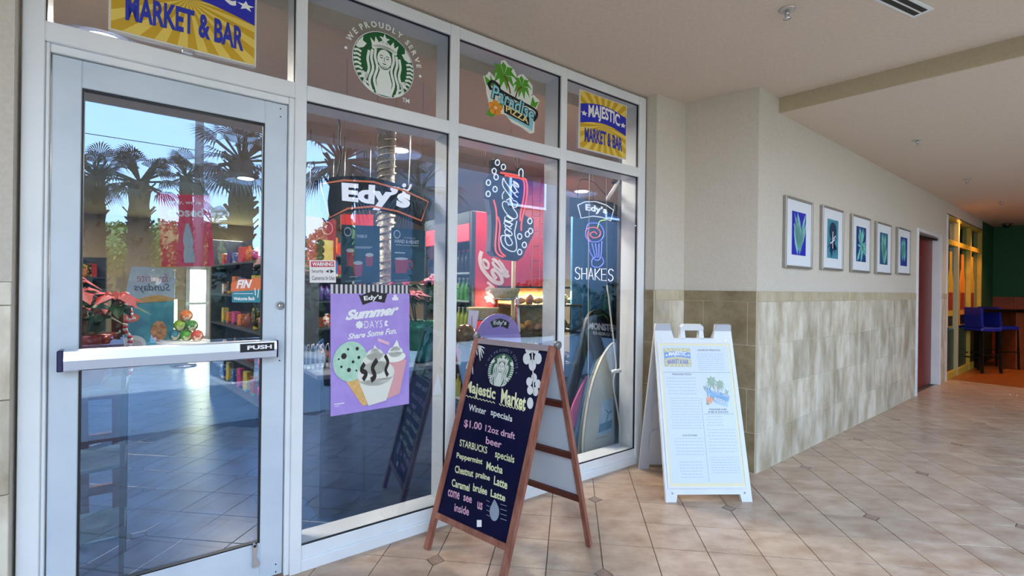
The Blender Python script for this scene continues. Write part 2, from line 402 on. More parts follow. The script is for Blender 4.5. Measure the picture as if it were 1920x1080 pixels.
o = mb.build('far_floor_tiles', [M_TILE, M_DOT], floor); o['kind'] = 'stuff'
# shop floor inside, same tile pattern
fi = MB(); fi.prism([sfp(-6.5, 0.6), sfp(7.5, 0.6), sfp(7.5, 11.6), sfp(-6.5, 11.6)], -0.12, -0.006)
fi.prism([sfp(-1.9, 0.05), sfp(2.7, 0.05), sfp(2.7, 0.6), sfp(-1.9, 0.6)], -0.004, -0.003)
infloor = struct(fi, 'floor_shop', M_GASKET, org=(0, 0, -0.12))
mb = MB()
for i in range(-50, 40):
    for j in range(0, 60):
        u = U0 + i * TT; v = V0 + j * TT; c = tile_uv(u + TT / 2, v + TT / 2); q = SF.L(c)
        if not (-.2 < q.y < 11.4 and -6.3 < q.x < 7.3): continue
        clip = {(0, 0): 0, (2, 0): 1, (2, 2): 2, (0, 2): 3}.get((i % 3, j % 3), -1)
        P_ = tile_shape(clip)
        if q.y < .5: P_ = clip_poly(P_, lambda a: SF.L(tile_uv(a[0] + u, a[1] + v)).y - .06)
        if len(P_) > 2: tile_mb(mb, P_, u, v, 0.001)
        if i % 3 == 0 and j % 3 == 0 and q.y > .4: tile_mb(mb, DOT[::-1], u, v, 0.001)
o = mb.build('shop_floor_tiles', M_INFLOOR, infloor); o['kind'] = 'stuff'

# ------------------------------------------------------------------ structure: ceilings, walls
d5 = (G(1920, 66, CEIL) - P5); d5.z = 0; d5.normalize()
edgeY = -2.5
def on_edge(p, d):                        # where a plan line meets the roof edge
    q = SF.L(p); r = SF.I.to_3x3() @ d; return p + d * ((edgeY - q.y) / r.y)
PE = on_edge(P5, d5)
wb = WF.W((0.0, 0.3, 0)); wbe = WF.W((13.5, 0.3, 0))
mb = MB(); p5b = P5 - d5 * 0.6
mb.prism([sfp(-9, edgeY), PE, p5b, P3 + Vector((.3, .6, 0)), sfp(2.75, .19), sfp(-9, .19)], CEIL, CEIL + 0.3)
struct(mb, 'ceiling', M_CEIL)
mb = MB(); nrm = Vector((-d5.y, d5.x, 0)); nrm = nrm if nrm.dot(Vector((1, 1, 0))) > 0 else -nrm
mb.prism([PE + nrm * .02, WF.W((14, -9, 0)), WF.W((14, .15, 0)), P5 - d5 * .15 + nrm * .02], LOWC, LOWC + 0.4)
struct(mb, 'ceiling_lower', M_CEIL)
mb = MB(); mb.prism([PE, PE + nrm * .0199, p5b + nrm * .0199, p5b], LOWC, CEIL)
struct(mb, 'trim_1', M_BEAM)
# roof edge fascia above the open side
mb = MB(SF); mb.box(-9, 16, edgeY - .25, edgeY - .005, CEIL - .12, CEIL + .6); struct(mb, 'trim_2', M_WALL)
def wall_from(name, a, b, th, z0, z1, m=M_WALL):      # a->b visible face, thickness to the left of a->b
    a = Vector((a.x, a.y, 0)); b = Vector((b.x, b.y, 0)); t = (b - a).normalized(); n = Vector((-t.y, t.x, 0)) * th
    mb = MB(); mb.prism([a, b, b + n, a + n], z0, z1); return struct(mb, name, m)
WZ = 1.5
# left of the door
xl = SF.X(30, 400); 
mb = MB(SF); mb.box(-9, xl, -0.06, 0.2, WZ, CEIL); mb.box(-9, xl, -0.045, 0.2, 0, WZ); wl = struct(mb, 'wall_left', M_WALL)
for r_, (z0, z1) in enumerate(((0.003, .33), (.33, .69), (.69, 1.05), (1.05, 1.41), (1.41, WZ))):
    x = xl; k = 0
    while x > xl - 1.6:
        wdt = .36 if (k or r_ % 2) else .18; mb = MB(SF); mb.bbox(x - wdt + .002, x - .001, -0.059, -0.046, z0 + .0015, z1 - .0015, .002); mb.build('wall_tile', M_WTILE, wl); x -= wdt; k += 1
# pillar, niche return, long wall
def tiled(wall, fr, s0, s1, y, m, cap, w=.36, end=False):
    mb = MB(fr); mb.box(s0, s1, y - .0095, y + .001, 0, WZ - .002); mb.build('grout', M_WGROUT, wall)
    for r_, (z0, z1) in enumerate(((0.003, .33), (.33, .69), (.69, 1.05), (1.05, 1.41), (1.41, WZ))):
        x = s0 - (w * .5 if r_ % 2 else w * .12)
        while x < s1:
            a = max(x, s0) + .002; b = min(x + w, s1) - .002
            if b - a > .01:
                mb = MB(fr); mb.bbox(a, b, y - .012 - (.003 if r_ == 4 else 0), y + .001, z0 + .002, z1 - .002, .0015); mb.build('wall_tile', cap if r_ == 4 else m, wall)
            x += w
def frame_of(a, b): return Frame((a.x, a.y, 0), math.atan2(b.y - a.y, b.x - a.x)), (Vector((b.x, b.y)) - Vector((a.x, a.y))).length
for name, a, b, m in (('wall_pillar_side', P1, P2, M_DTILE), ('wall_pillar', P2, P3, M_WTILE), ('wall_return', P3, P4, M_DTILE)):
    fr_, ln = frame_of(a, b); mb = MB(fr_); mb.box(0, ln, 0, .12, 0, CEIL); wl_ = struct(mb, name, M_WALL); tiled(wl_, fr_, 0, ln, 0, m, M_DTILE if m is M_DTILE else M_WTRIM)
sD0 = WF.X(1717, 600); sD1 = WF.X(1762, 600); sE = WF.X(1773, 600); sG = WF.X(1840, 600)
mb = MB(WF); mb.box(0, sD0, 0, .15, 0, CEIL); zdt = WF.Z(1722, 428); mb.box(sD0, sD1, 0, .15, zdt, CEIL); mb.box(sD1, sE, 0, .15, 0, CEIL); wr = struct(mb, 'wall_right', M_WALL)
tiled(wr, WF, 0, sD0 - .05, 0, M_WTILE, M_WTRIM); tiled(wr, WF, sD1 + .05, sE, 0, M_WTILE, M_WTRIM)
mb = MB(WF); mb.box(sE, sG, 0, .15, WF.Z(1778, 400), CEIL); struct(mb, 'wall_above_windows', M_WALL)
# corner tile strip at the arris of return and long wall
mb = MB(WF); mb.bbox(-.06, 0.004, -.014, .0, 0, WZ, .002); 
# dining room beyond
M_GREEN = mat('dark_green_paint', '0f4a26', 0.7); M_BROWN = mat('red_brown_tile', '7a3018', 0.5, col2='8f3d20', scale=8, rnd=.1)
M_OFLOOR = mat('warm_lit_wood_floor', 'a2602c', 0.3, col2='7a421a', scale=9, coord='World', stretch=(1, 4, 1), rnd=.1)  # orange of the warm lamp light is put into the floor colour
mb = MB(WF); mb.box(7.2, 14, -9, .4, -.12, -.004); fd = struct(mb, 'floor_dining', M_GASKET)
for k in range(12):
    for j in range(26):
        if j * .5 > 0 : pass
mb = MB(WF)
for k in range(45):
    y0 = .1 - k * .15; x = 7.21 + (-(k * 37 % 7) * .1)
    while x < 13.9:
        a = max(x, 7.21); b = min(x + .9, 13.95)
        if b - a > .05: mb.box(a + .001, b - .001, y0 - .148, y0, -.0042, 0)
        x += .9
o = mb.build('floor_planks', M_OFLOOR, fd); o['kind'] = 'stuff'
BX = 11.6
mb = MB(WF); mb.box(BX, BX + .15, -7, .3, 0, LOWC); wbk = struct(mb, 'wall_back', M_GREEN)
for r_ in range(4):
    for k in range(9):
        mb = MB(WF); mb.bbox(BX - .014, BX, .2 - (k + 1) * .36 - (.18 if r_ % 2 else 0) + .002, .2 - k * .36 - (.18 if r_ % 2 else 0) - .002, r_ * .36 + .002, r_ * .36 + .358, .002); mb.build('wall_tile', M_BROWN, wbk)
mb = MB(WF); mb.box(sG, BX, 0, .15, 0, LOWC); struct(mb, 'wall_dining_left', M_GREEN)
mb = MB(WF); mb.box(8.6, 14, -6.2, -6.0, 0, LOWC); struct(mb, 'wall_dining_right', M_GREEN)
mb = MB(WF); mb.box(8.6, 8.7, -6, -4.3, 0, LOWC); struct(mb, 'wall_dining_front', M_GREEN)
mb = MB(WF); mb.box(4.5, BX + .15, 1.4, 1.5, 0, 3.5); mb.box(4.5, BX + .15, .16, 1.4, LOWC + .01, 3.5); mb.box(4.4, 4.5, .16, 1.5, 0, 3.5); mb.box(BX + .16, BX + .2, .16, 1.5, 0, 3.5); mb.box(4.5, BX + .1, .41, 1.4, -.1, 0); struct(mb, 'wall_sun_block', mat('sun_block_dark', '3a3026', .8))  # dark box added behind the windows to keep the sun out
# shop shell
mb = MB(SF)
SH = 3.0; SDEP = 11.3
mb.box(-6.4, 7.4, SDEP, SDEP + .1, 0, SH + .1); struct(mb, 'wall_shop_back', M_INWALL)
mb = MB(SF); mb.box(7.3, 7.4, .3, SDEP, 0, SH); struct(mb, 'wall_shop_right', M_INWALL)
mb = MB(SF); mb.box(2.77, 7.3, .2, .3, 0, SH); struct(mb, 'wall_shop_corner', mat('shop_wall_dark', '2c2a30', .7))
mb = MB(SF); mb.box(-6.5, -6.4, .1, SDEP, 0, SH); struct(mb, 'wall_shop_left', M_INWALL)
mb = MB(SF); mb.box(-6.5, xl, .2, .3, 0, SH); struct(mb, 'wall_shop_front', M_INWALL)
mb = MB(SF); mb.box(-6.4, 7.4, .191, SDEP, SH, SH + .5); struct(mb, 'ceiling_shop', M_INCEIL)
mb = MB(SF); mb.box(-4.3, -4.05, -6, -.06, -.02, CEIL + .6); struct(mb, 'wall_light_block', M_WALL)  # unseen wall added to hold back sky light from the left

# ------------------------------------------------------------------ shop front frame, glass, door
m1a, m1b = SF.X(549, 560), SF.X(571, 560); m2a, m2b = SF.X(840, 500), SF.X(857, 500); m3a, m3b = SF.X(1050, 400), SF.X(1061, 400); m4a, m4b = SF.X(1197, 400), SF.X(1209, 400)
l0, l1 = SF.X(38, 300), SF.X(82, 300)
ZT = 3.16; zg1 = SF.Z(1048, 140); zg0 = SF.Z(1048, 277); zl1 = SF.Z(1047, 297); zsill = 0.13; zbase = 0.058
DEP = .19
sfr = thing('storefront_frame', 'white aluminium storefront frame holding the glass panes and the door', 'frame', SF, ((l0 + m4b) / 2, 0, 0)); sfr['kind'] = 'structure'
del sfr['label']; del sfr['category']; sfr.name = 'trim_3'; ORG['trim_3'] = ORG['storefront_frame']
def member(name, *b, bev=.003):
    mb = MB(SF); mb.bbox(*b, bev); return mb.build(name, M_FRAME, sfr)
member('mullion', l0, l1, 0, DEP, 0, ZT)
member('mullion', m1a, m1b, -.002, DEP, -.0058, ZT); member('mullion', m2a, m2b, -.002, DEP, -.0058, ZT); member('mullion', m3a, m3b, -.002, DEP, -.0058, ZT); member('mullion', m4a, m4b, -.002, DEP, -.0058, ZT)
for a, b in ((l1, m1a), (m1b, m2a), (m2b, m3a), (m3b, m4a)):
    member('top_rail', a, b, 0, DEP, zg1, ZT); member('transom_rail', a, b, 0, DEP, zl1, zg0)
    if a != l1: member('sill', a, b, 0, DEP, -.0058, zbase); member('sill_step', a, b, .012, DEP, zbase, zsill)
def pane(n, a, b, z0, z1):
    mb = MB(SF); g = .004
    mb.box(a + g, b - g, .022, .028, z0 + g, z1 - g); o = mb.build('window_%d' % n, M_GLASS, kind='structure')
    mb = MB(SF)
    for q in ((a, a + g, .014, .03, z0, z1), (b - g, b, .014, .03, z0, z1), (a + g, b - g, .014, .03, z0, z0 + g), (a + g, b - g, .014, .03, z1 - g, z1)): mb.box(*q)
    mb.build('gasket', M_GASKET, o)
n = 1
for a, b in ((l1, m1a), (m1b, m2a), (m2b, m3a), (m3b, m4a)):
    pane(n, a, b, zg0, zg1); n += 1
    if a != l1: pane(n, a, b, zsill, zl1); n += 1
# door frame and leaf
dT = SF.Z(94, 103, .03); dx0 = SF.X(94, 400, .03); dx1 = SF.X(537, 400, .03)
dT = (SF.Z(94, 103, .03) + SF.Z(538, 195, .03)) / 2
member('door_frame_left', l1, dx0 - .004, .012, DEP, 0, zl1); member('door_frame_right', dx1 + .004, m1a, .012, DEP, 0, zl1); member('door_frame_top', dx0 - .004, dx1 + .004, .018, DEP, dT + .004, zl1)
door = thing('door_1', '', 'door', SF, (dx0, .03, 0)); door['kind'] = 'structure'; del door['label']; del door['category']
gx0, gx1 = SF.X(151, 400, .03), SF.X(495, 400, .03); gT = (SF.Z(152, 166, .03) + SF.Z(497, 229, .03)) / 2; gB = SF.Z(492, 1017, .03)
def dmem(name, *b):
    mb = MB(SF); mb.bbox(*b, .003); return mb.build(name, M_DOOR, door)
dmem('stile', dx0, gx0, .03, .075, .01, dT); dmem('stile', gx1, dx1, .03, .075, .01, dT); dmem('top_rail', gx0, gx1, .03, .075, gT, dT); dmem('bottom_rail', gx0, gx1, .03, .075, .01, gB)
mb = MB(SF); mb.box(gx0 + .006, gx1 - .006, .05, .056, gB + .006, gT - .006); mb.build('glass', M_GLASS, door)
mb = MB(SF)
for q in ((gx0, gx0 + .007, .034, .06, gB, gT), (gx1 - .007, gx1, .034, .06, gB, gT), (gx0 + .007, gx1 - .007, .034, .06, gB, gB + .006), (gx0 + .007, gx1 - .007, .034, .06, gT - .007, gT)): mb.box(*q)
mb.build('gasket', M_GASKET, door)
# push bar
PY = -.045
zb0 = (SF.Z(112, 697, PY) + SF.Z(515, 672, PY)) / 2; zb1 = (SF.Z(112, 657, PY) + SF.Z(515, 638, PY)) / 2; bx0, bx1 = SF.X(106, 676, PY), SF.X(522, 655, PY)
mb = MB(SF); prof = [(-.045, zb0 + .006), (-.05, (zb0 + zb1) / 2), (-.045, zb1 - .006), (-.03, zb1), (.0, zb1), (.0, zb0), (-.03, zb0)]
v = [(x, y, z) for x in (bx0 + .02, bx1 - .008) for y, z in prof]; k = len(prof)
mb.add(v, [list(range(k))[::-1], list(range(k, 2 * k))] + [(i, (i + 1) % k, k + (i + 1) % k, k + i) for i in range(k)])
bar = mb.build('push_bar', mat('satin_bar', 'ccd2e0', .22, .6), door)
mb = MB(SF); mb.bbox(bx0, bx0 + .02, -.047, .029, zb0 + .001, zb1 - .001, .003); mb.bbox(bx1 - .008, bx1, -.047, .029, zb0 + .001, zb1 - .001, .003); mb.build('end_cap', mat('navy_cap', '10104a', .3), door)
mb = MB(SF); mb.box(bx0 + .02, bx0 + .07, -.001, .029, zb0 + .01, zb1 - .01); mb.box(bx1 - .07, bx1 - .01, -.001, .029, zb0 + .01, zb1 - .01); mb.build('bar_bracket', M_STEEL, door)
la, lb = SF.X(450, 655, PY), SF.X(514, 655, PY)
zc = (zb0 + zb1) / 2; hh = (zb1 - zb0) * .22
mb = MB(SF); mb.box(la, lb, -.0515, -.049, zc - hh + .012, zc + hh + .014); pl = mb.build('push_label', mat('push_plate', '080c16', .4), door)
sh = Sheet(flat(-.052), pl, .0008); sh.begin().tbox('PUSH', la + .03, lb - .012, zc - hh * .45 + .012, zc + hh * .6 + .012, bold=.04); sh.end('lettering', M_WHITE)
mb = MB(SF); c = SF.P(525, 573, .03); mb.lathe((0, 0, 0), [(.021, 0), (.021, .008), (.015, .012), (.015, .013)], 24)
for i in range(len(mb.v)): p = mb.v[i]; mb.v[i] = Vector((c.x + p.x, .03 - p.z, c.z + p.y))
lk = mb.build('lock_cylinder', M_CHROME, door)
mb = MB(SF); mb.box(c.x - .0015, c.x + .0015, .0155, .018, c.z - .006, c.z + .006); mb.build('keyhole', M_BLACK, door)
mb = MB(SF)
for px, py in ((526, 204), (526, 219), (524, 676), (517, 1058), (517, 1072)): c = SF.P(px, py, .03); mb.box(c.x - .003, c.x + .003, .028, .031, c.z - .003, c.z + .003)
mb.build('screw', M_BLACK, door)
# door stop hanging on the bottom rail
c0 = SF.P(479, 1026, .0); c1 = SF.P(481, 1066, .0)
mb = MB(SF); mb.slab([(c1.x - .016, c1.z), (c1.x + .018, c1.z + .004), (c0.x + .006, (c0.z + c1.z) / 2), (c0.x + .012, c0.z), (c0.x, c0.z + .012), (c0.x - .012, c0.z), (c0.x - .006, (c0.z + c1.z) / 2)], .012, .0295)
ds = mb.build('door_stop', M_STEEL, door); mb = MB(SF); mb.box(c0.x - .006, c0.x + .006, .009, .0125, c0.z - .006, c0.z + .006); mb.build('rubber_tip', M_BLACK, ds)

# ------------------------------------------------------------------ outside: street side behind the camera (seen in the glass)
M_GRASS = mat('lawn', '5d6a3c', .95, col2='7a7a52', scale=3, detail=8, coord='World')
mb = MB(SF); mb.box(-60, 60, -90, edge_out - .01, -.3, -.03); ground = struct(mb, 'ground', M_GRASS)
mb = MB(SF); mb.box(-60, 60, -16, -10, -.03, -.02); struct(mb, 'road', mat('asphalt', '6a6a6c', .9, col2='77777a', scale=30, coord='World'))
def ref(px, py, D):                       # real place of something whose mirror image shows at px,py, D metres out
    p = SF.L(atY(px, py, D)); return Vector((p.x, -p.y, p.z))
M_LEAFD = mat('palm_leaf', '1a2414', .6, col2='30381f', scale=8); M_TRUNK = mat('palm_bark', '28231d', .9, col2='40382e', scale=25, bump=.4)
def fan_crown(seed, R=1.0, nf=30):
    rr = random.Random(seed); mb = MB(SF)
    for k in range(nf):
        a = rr.uniform(0, 2 * PI); el = rr.uniform(-.75, 1.15); L = rr.uniform(.75, 1.05) * R
        d = Vector((math.cos(a) * math.cos(el), math.sin(a) * math.cos(el), math.sin(el))); c = d * L * .55; s = d.cross(Vector((0, 0, 1))).normalized(); q = s.cross(d)
        mb.bar((0, 0, 0), c, .03)
        for j in range(17):
            b = (j - 8) / 8 * 1.25; dd = (d * math.cos(b) + s * math.sin(b)).normalized(); ln = L * .62 * (1 - .25 * abs(b) / 1.25)
            e1 = c + dd * ln * .6; e2 = c + dd * ln + Vector((0, 0, -.18 * L)); w_ = dd.cross(q).normalized() * .016 * R
            mb.add([c, e1 + w_, e2, e1 - w_], [(0, 1, 2, 3)])
    return mb
def palm(i, px, py, D, R, label, lean=0.0):
    c = ref(px, py, D); t = thing('palm_tree', label, 'palm tree', SF, (c.x, c.y, 0), 'palm trees along the street')
    mb = MB(SF); pts = []; rs = []; n = 16
    for k in range(n + 1): z = c.z * k / n; pts.append((c.x + lean * (1 - k / n), c.y, z - .03 * (k == 0))); rs.append(.15 + .05 * (1 - k / n) + (.025 if k % 2 else 0))
    mb.tube(pts, rs, 9)
    rr = random.Random(i)
    for k in range(70):                    # old leaf boots
        z = rr.uniform(.35, 1) * c.z; a = rr.uniform(0, 2 * PI); p = Vector((c.x + lean * (1 - z / c.z) + .15 * math.cos(a), c.y + .15 * math.sin(a), z))
        mb.bar(p, p + Vector((.1 * math.cos(a), .1 * math.sin(a), .12)), .05, .02)
    mb.build('trunk', M_TRUNK, t)
    cm = fan_crown(i, R)
    for k in range(len(cm.v)): cm.v[k] = cm.v[k] + c
    o = cm.build('crown', M_LEAFD, t); o['kind'] = 'stuff'; return t
palm(1, 178, 330, 9.5, .75, 'palm tree mirrored at the left edge of the door glass')
palm(2, 262, 340, 9.0, .72, 'palm tree mirrored left of the red closed sign')
palm(3, 455, 300, 7.6, .8, 'tall palm tree mirrored at the right edge of the door glass')
palm(4, 350, 330, 14, .9, 'palm tree mirrored just above the red closed sign')
palm(5, 640, 300, 7.4, .95, 'large full palm crown mirrored above the wide arched ice cream sign')
palm(6, 790, 350, 11.5, 1.1, 'palm tree mirrored beside the second mullion')
palm(7, 400, 420, 20, 1.2, 'far palm tree mirrored right of the closed sign')
M_LEAFT = mat('tree_leaf', '6c7a34', .7, col2='94964a', scale=3, rnd=.1); M_HEDGE = mat('hedge_leaf', '27301f', .7, col2='44492f', scale=3)
def leafy(c, R, n, s, rr, mb):
    for k in range(n):
        d = Vector((rr.gauss(0, 1), rr.gauss(0, 1), rr.gauss(0, 1))).normalized(); p = Vector(c) + Vector((d.x * R[0], d.y * R[1], d.z * R[2])) * rr.uniform(.8, 1.02)
        a = Vector((rr.gauss(0, 1), rr.gauss(0, 1), rr.gauss(0, 1))).normalized() * s; b = a.orthogonal().normalized() * s * .7
        mb.add([p - a, p + b, p + a, p - b], [(0, 1, 2, 3)])
for k, (px, py, D, R, lab) in enumerate(((232, 462, 40, 2.4, 'round green street tree mirrored between two palm trunks'), (310, 465, 44, 3.0, 'low green street tree mirrored behind the closed sign'), (400, 470, 42, 2.6, 'green street tree mirrored right of the closed sign'), (185, 470, 46, 2.6, 'pale green tree mirrored at the left of the door glass'), (650, 470, 40, 3, 'green tree mirrored behind the coffee posters'))):
    c = ref(px, py, D); t = thing('street_tree', lab, 'tree', SF, (c.x, c.y, 0), 'trees across the road'); rr = random.Random(k)
    mb = MB(SF); mb.tube([(c.x, c.y, -.05), (c.x + .1, c.y, c.z * .5), (c.x, c.y, c.z)], [.25, .2, .12], 8); mb.build('trunk', M_TRUNK, t)
    mb = MB(SF); mb.ball(c, R * .8, 12, 8, (1, 1, .85)); leafy(c, (R, R, R * .85), 900, .22, rr, mb); leafy(c + Vector((R * .7, 0, -.4)), (R * .6, R * .6, R * .5), 350, .2, rr, mb); leafy(c + Vector((-R * .7, 0, -.3)), (R * .6, R * .6, R * .5), 350, .2, rr, mb)
    o = mb.build('crown', M_LEAFT, t); o['kind'] = 'stuff'
rr = random.Random(5)
for k in range(8):
    y = -9.0; x = -16 + k * 4.3; hh_ = 1.75 + .18 * math.sin(k * 2.1); mb = MB(SF)
    mb.ball((x, y, hh_ * .48), 1, 14, 8, (2.1, .5, hh_ * .47)); leafy((x, y, hh_ * .5), (2.3, .62, hh_ * .52), 1500, .09, rr, mb)
    mb.build('hedge_shrub', M_HEDGE, cat='shrub', group='hedge along the street', label=('leftmost', 'second', 'third', 'fourth', 'fifth', 'sixth', 'seventh', 'last')[k] + ' dark clipped shrub along the street hedge mirrored in the glass', org=(x, y, 0))
M_ROOF = mat('terracotta_roof', 'c0673e', .8, col2='d07c50', scale=5); M_STUC = mat('stucco', 'd8b48c', .9)
for k, (px, D, w_, lab) in enumerate(((235, 52, 12, 'tan house with orange tiled roof mirrored left of the closed sign'), (420, 56, 16, 'tan house with orange tiled roof mirrored behind the welcome sticker'), (610, 50, 12, 'tan house with orange tiled roof mirrored in the second window'))):
    c = ref(px, 500, D); t = thing('house', lab, 'house', SF, (c.x, c.y, 0), 'houses across the road')
    mb = MB(SF); mb.box(c.x - w_ / 2, c.x + w_ / 2, c.y - 4, c.y + 4, -.05, 2.8); mb.build('wall', M_STUC, t)
    mb = MB(SF); mb.add([(c.x - w_ / 2 - .5, c.y - 4.5, 2.8), (c.x + w_ / 2 + .5, c.y - 4.5, 2.8), (c.x + w_ / 2 + .5, c.y + 4.5, 2.8), (c.x - w_ / 2 - .5, c.y + 4.5, 2.8), (c.x - w_ / 2 + 3, c.y, 5.0), (c.x + w_ / 2 - 3, c.y, 5.0)], [(0, 1, 5, 4), (1, 2, 5), (2, 3, 4, 5), (3, 0, 4), (3, 2, 1, 0)]); mb.build('roof', M_ROOF, t)
    for j in range(3):
        x = c.x - w_ / 3 + j * w_ / 3; mb = MB(SF); mb.box(x - .6, x + .6, c.y + 3.98, c.y + 4.04, .9, 2.1); mb.build('window', M_INFLOOR, t)
M_BLD = mat('grey_stucco', '5c6066', .9, col2='666a70', scale=2)
c = ref(800, 300, 14); t = thing('neighbour_building', 'large plain grey building wing mirrored in the two right windows', 'building', SF, (c.x + 12, c.y, 0))
mb = MB(SF); mb.box(c.x, c.x + 26, c.y - 6, c.y, -.1, 7.5); mb.build('wall', M_BLD, t)
mb = MB(SF); mb.box(c.x - .3, c.x + 26.3, c.y - 6.3, c.y + .3, 7.5, 7.9); mb.build('roof', M_STUC, t)
for k in range(5):
    x = c.x + 3 + k * 4.6; mb = MB(SF); mb.bbox(x, x + 1.6, c.y - .02, c.y + .05, 4.2, 6.2, .01); w_ = mb.build('window', M_FRAME, t); mb = MB(SF); mb.box(x + .1, x + 1.5, c.y + .05, c.y + .06, 4.3, 6.1); mb.build('pane', M_INFLOOR, w_)
c = ref(374, 300, 19); mb = MB(SF); mb.tube([(c.x, c.y, -.1), (c.x, c.y, 9.5)], [.2, .13], 12)
pole = mb.build('utility_pole', mat('grey_pole', '77736e', .8), cat='pole', label='grey utility pole mirrored above the closed sign', org=(c.x, c.y, 0))
mb = MB(SF); mb.bar((c.x - 1.1, c.y, 8.6), (c.x + 1.1, c.y, 8.6), .12); mb.build('cross_arm', M_TRUNK, pole)
for k, (z, dx) in enumerate(((8.7, -.9), (8.7, .9), (7.2, 0.25))):
    mb = MB(SF); mb.tube([(c.x + dx + (i - 8) * 4, c.y - .12, z - .4 + .4 * ((i - 8) / 8) ** 2 - .35 * 0) for i in range(17)], .015, 4)
    mb.build('power_line', M_BLACK, cat='cable', label=('upper inner', 'upper outer', 'lower')[k] + ' black power line along the road mirrored in the door glass', group='power lines on the utility pole')
mb = MB(SF); mb.box(-60, 60, -10, edge_out - .02, -.06, -.012); struct(mb, 'bounce_pavement', mat('pale_concrete', 'b5ab9c', .9, col2='c0b6a6', scale=2, coord='World'))  # pale paving added to bounce sunlight up to the walkway ceiling
# ------------------------------------------------------------------ ceiling fittings
def sprinkler(px, py, z, lab, dark=False):
    p = G(px, py, z); t = thing('sprinkler', lab, 'sprinkler', WD, (p.x, p.y, z - .05), 'fire sprinklers in the ceiling')
    mb = MB(); mb.lathe((p.x, p.y, z), [(.045, 0), (.045, -.006), (.035, -.01), (.02, -.01)], 20); mb.build('escutcheon', mat('spr_plate', 'c9c3ba', .3, .4), t)
    mb = MB(); mb.lathe((p.x, p.y, z), [(.012, -.008), (.012, -.03), (.006, -.035)], 10); mb.bar((p.x - .015, p.y, z - .01), (p.x - .008, p.y, z - .055), .005); mb.bar((p.x + .015, p.y, z - .01), (p.x + .008, p.y, z - .055), .005); mb.build('nozzle', M_STEEL, t)
    mb = MB(); mb.lathe((p.x, p.y, z), [(.02, -.055), (.022, -.058), (.004, -.06)], 12); mb.build('deflector', M_CHROME, t)
sprinkler(1476, 17, CEIL, 'nearest fire sprinkler in the high ceiling')
sprinkler(1720, 262, LOWC, 'fire sprinkler in the lower ceiling above the framed prints')
sprinkler(1812, 336, LOWC, 'fire sprinkler in the lower ceiling before the side door')
sprinkler(1877, 377, LOWC, 'farthest fire sprinkler in the lower ceiling')
p = G(1888, 419, LOWC); t = thing('dome_camera', 'small dark dome camera under the far end of the ceiling', 'camera', WD, (p.x, p.y, LOWC - .1))
mb = MB(); mb.lathe((p.x, p.y, LOWC), [(.09, 0), (.09, -.03), (.075, -.035)], 20); mb.build('housing', mat('cam_house', '555048', .4), t); mb = MB(); mb.ball((p.x, p.y, LOWC - .035), .07, 14, 8, (1, 1, .9)); mb.build('dome', M_BLACK, t)
# slot diffuser
pa = G(1692, 0, CEIL); pb = G(1712, 32, CEIL); pc = G(1752, 15, CEIL)
fa = math.atan2(pb.y - pc.y, pb.x - pc.x); dv = Frame((pb.x, pb.y, 0), math.atan2(pc.y - pb.y, pc.x - pb.x)); W_ = (Vector((pc.x, pc.y)) - Vector((pb.x, pb.y))).length
t = thing('air_vent', 'white linear air vent with two black slots in the ceiling', 'vent', dv, (W_ / 2, 0, CEIL - .01))
yl = dv.L(pa).y; yd = -1.2 if yl < 0 else 1.2
mb = MB(dv); a0, a1 = sorted((0, yd)); mb.bbox(0, W_, a0, a1, CEIL - .008, CEIL, .002); mb.build('frame', M_FRAME, t)
for k in range(2):
    mb = MB(dv); s0 = W_ * (.17 + .38 * k); mb.box(s0, s0 + W_ * .27, a0 + .03, a1 - .03, CEIL - .0095, CEIL - .008); mb.build('slot', M_BLACK, t)

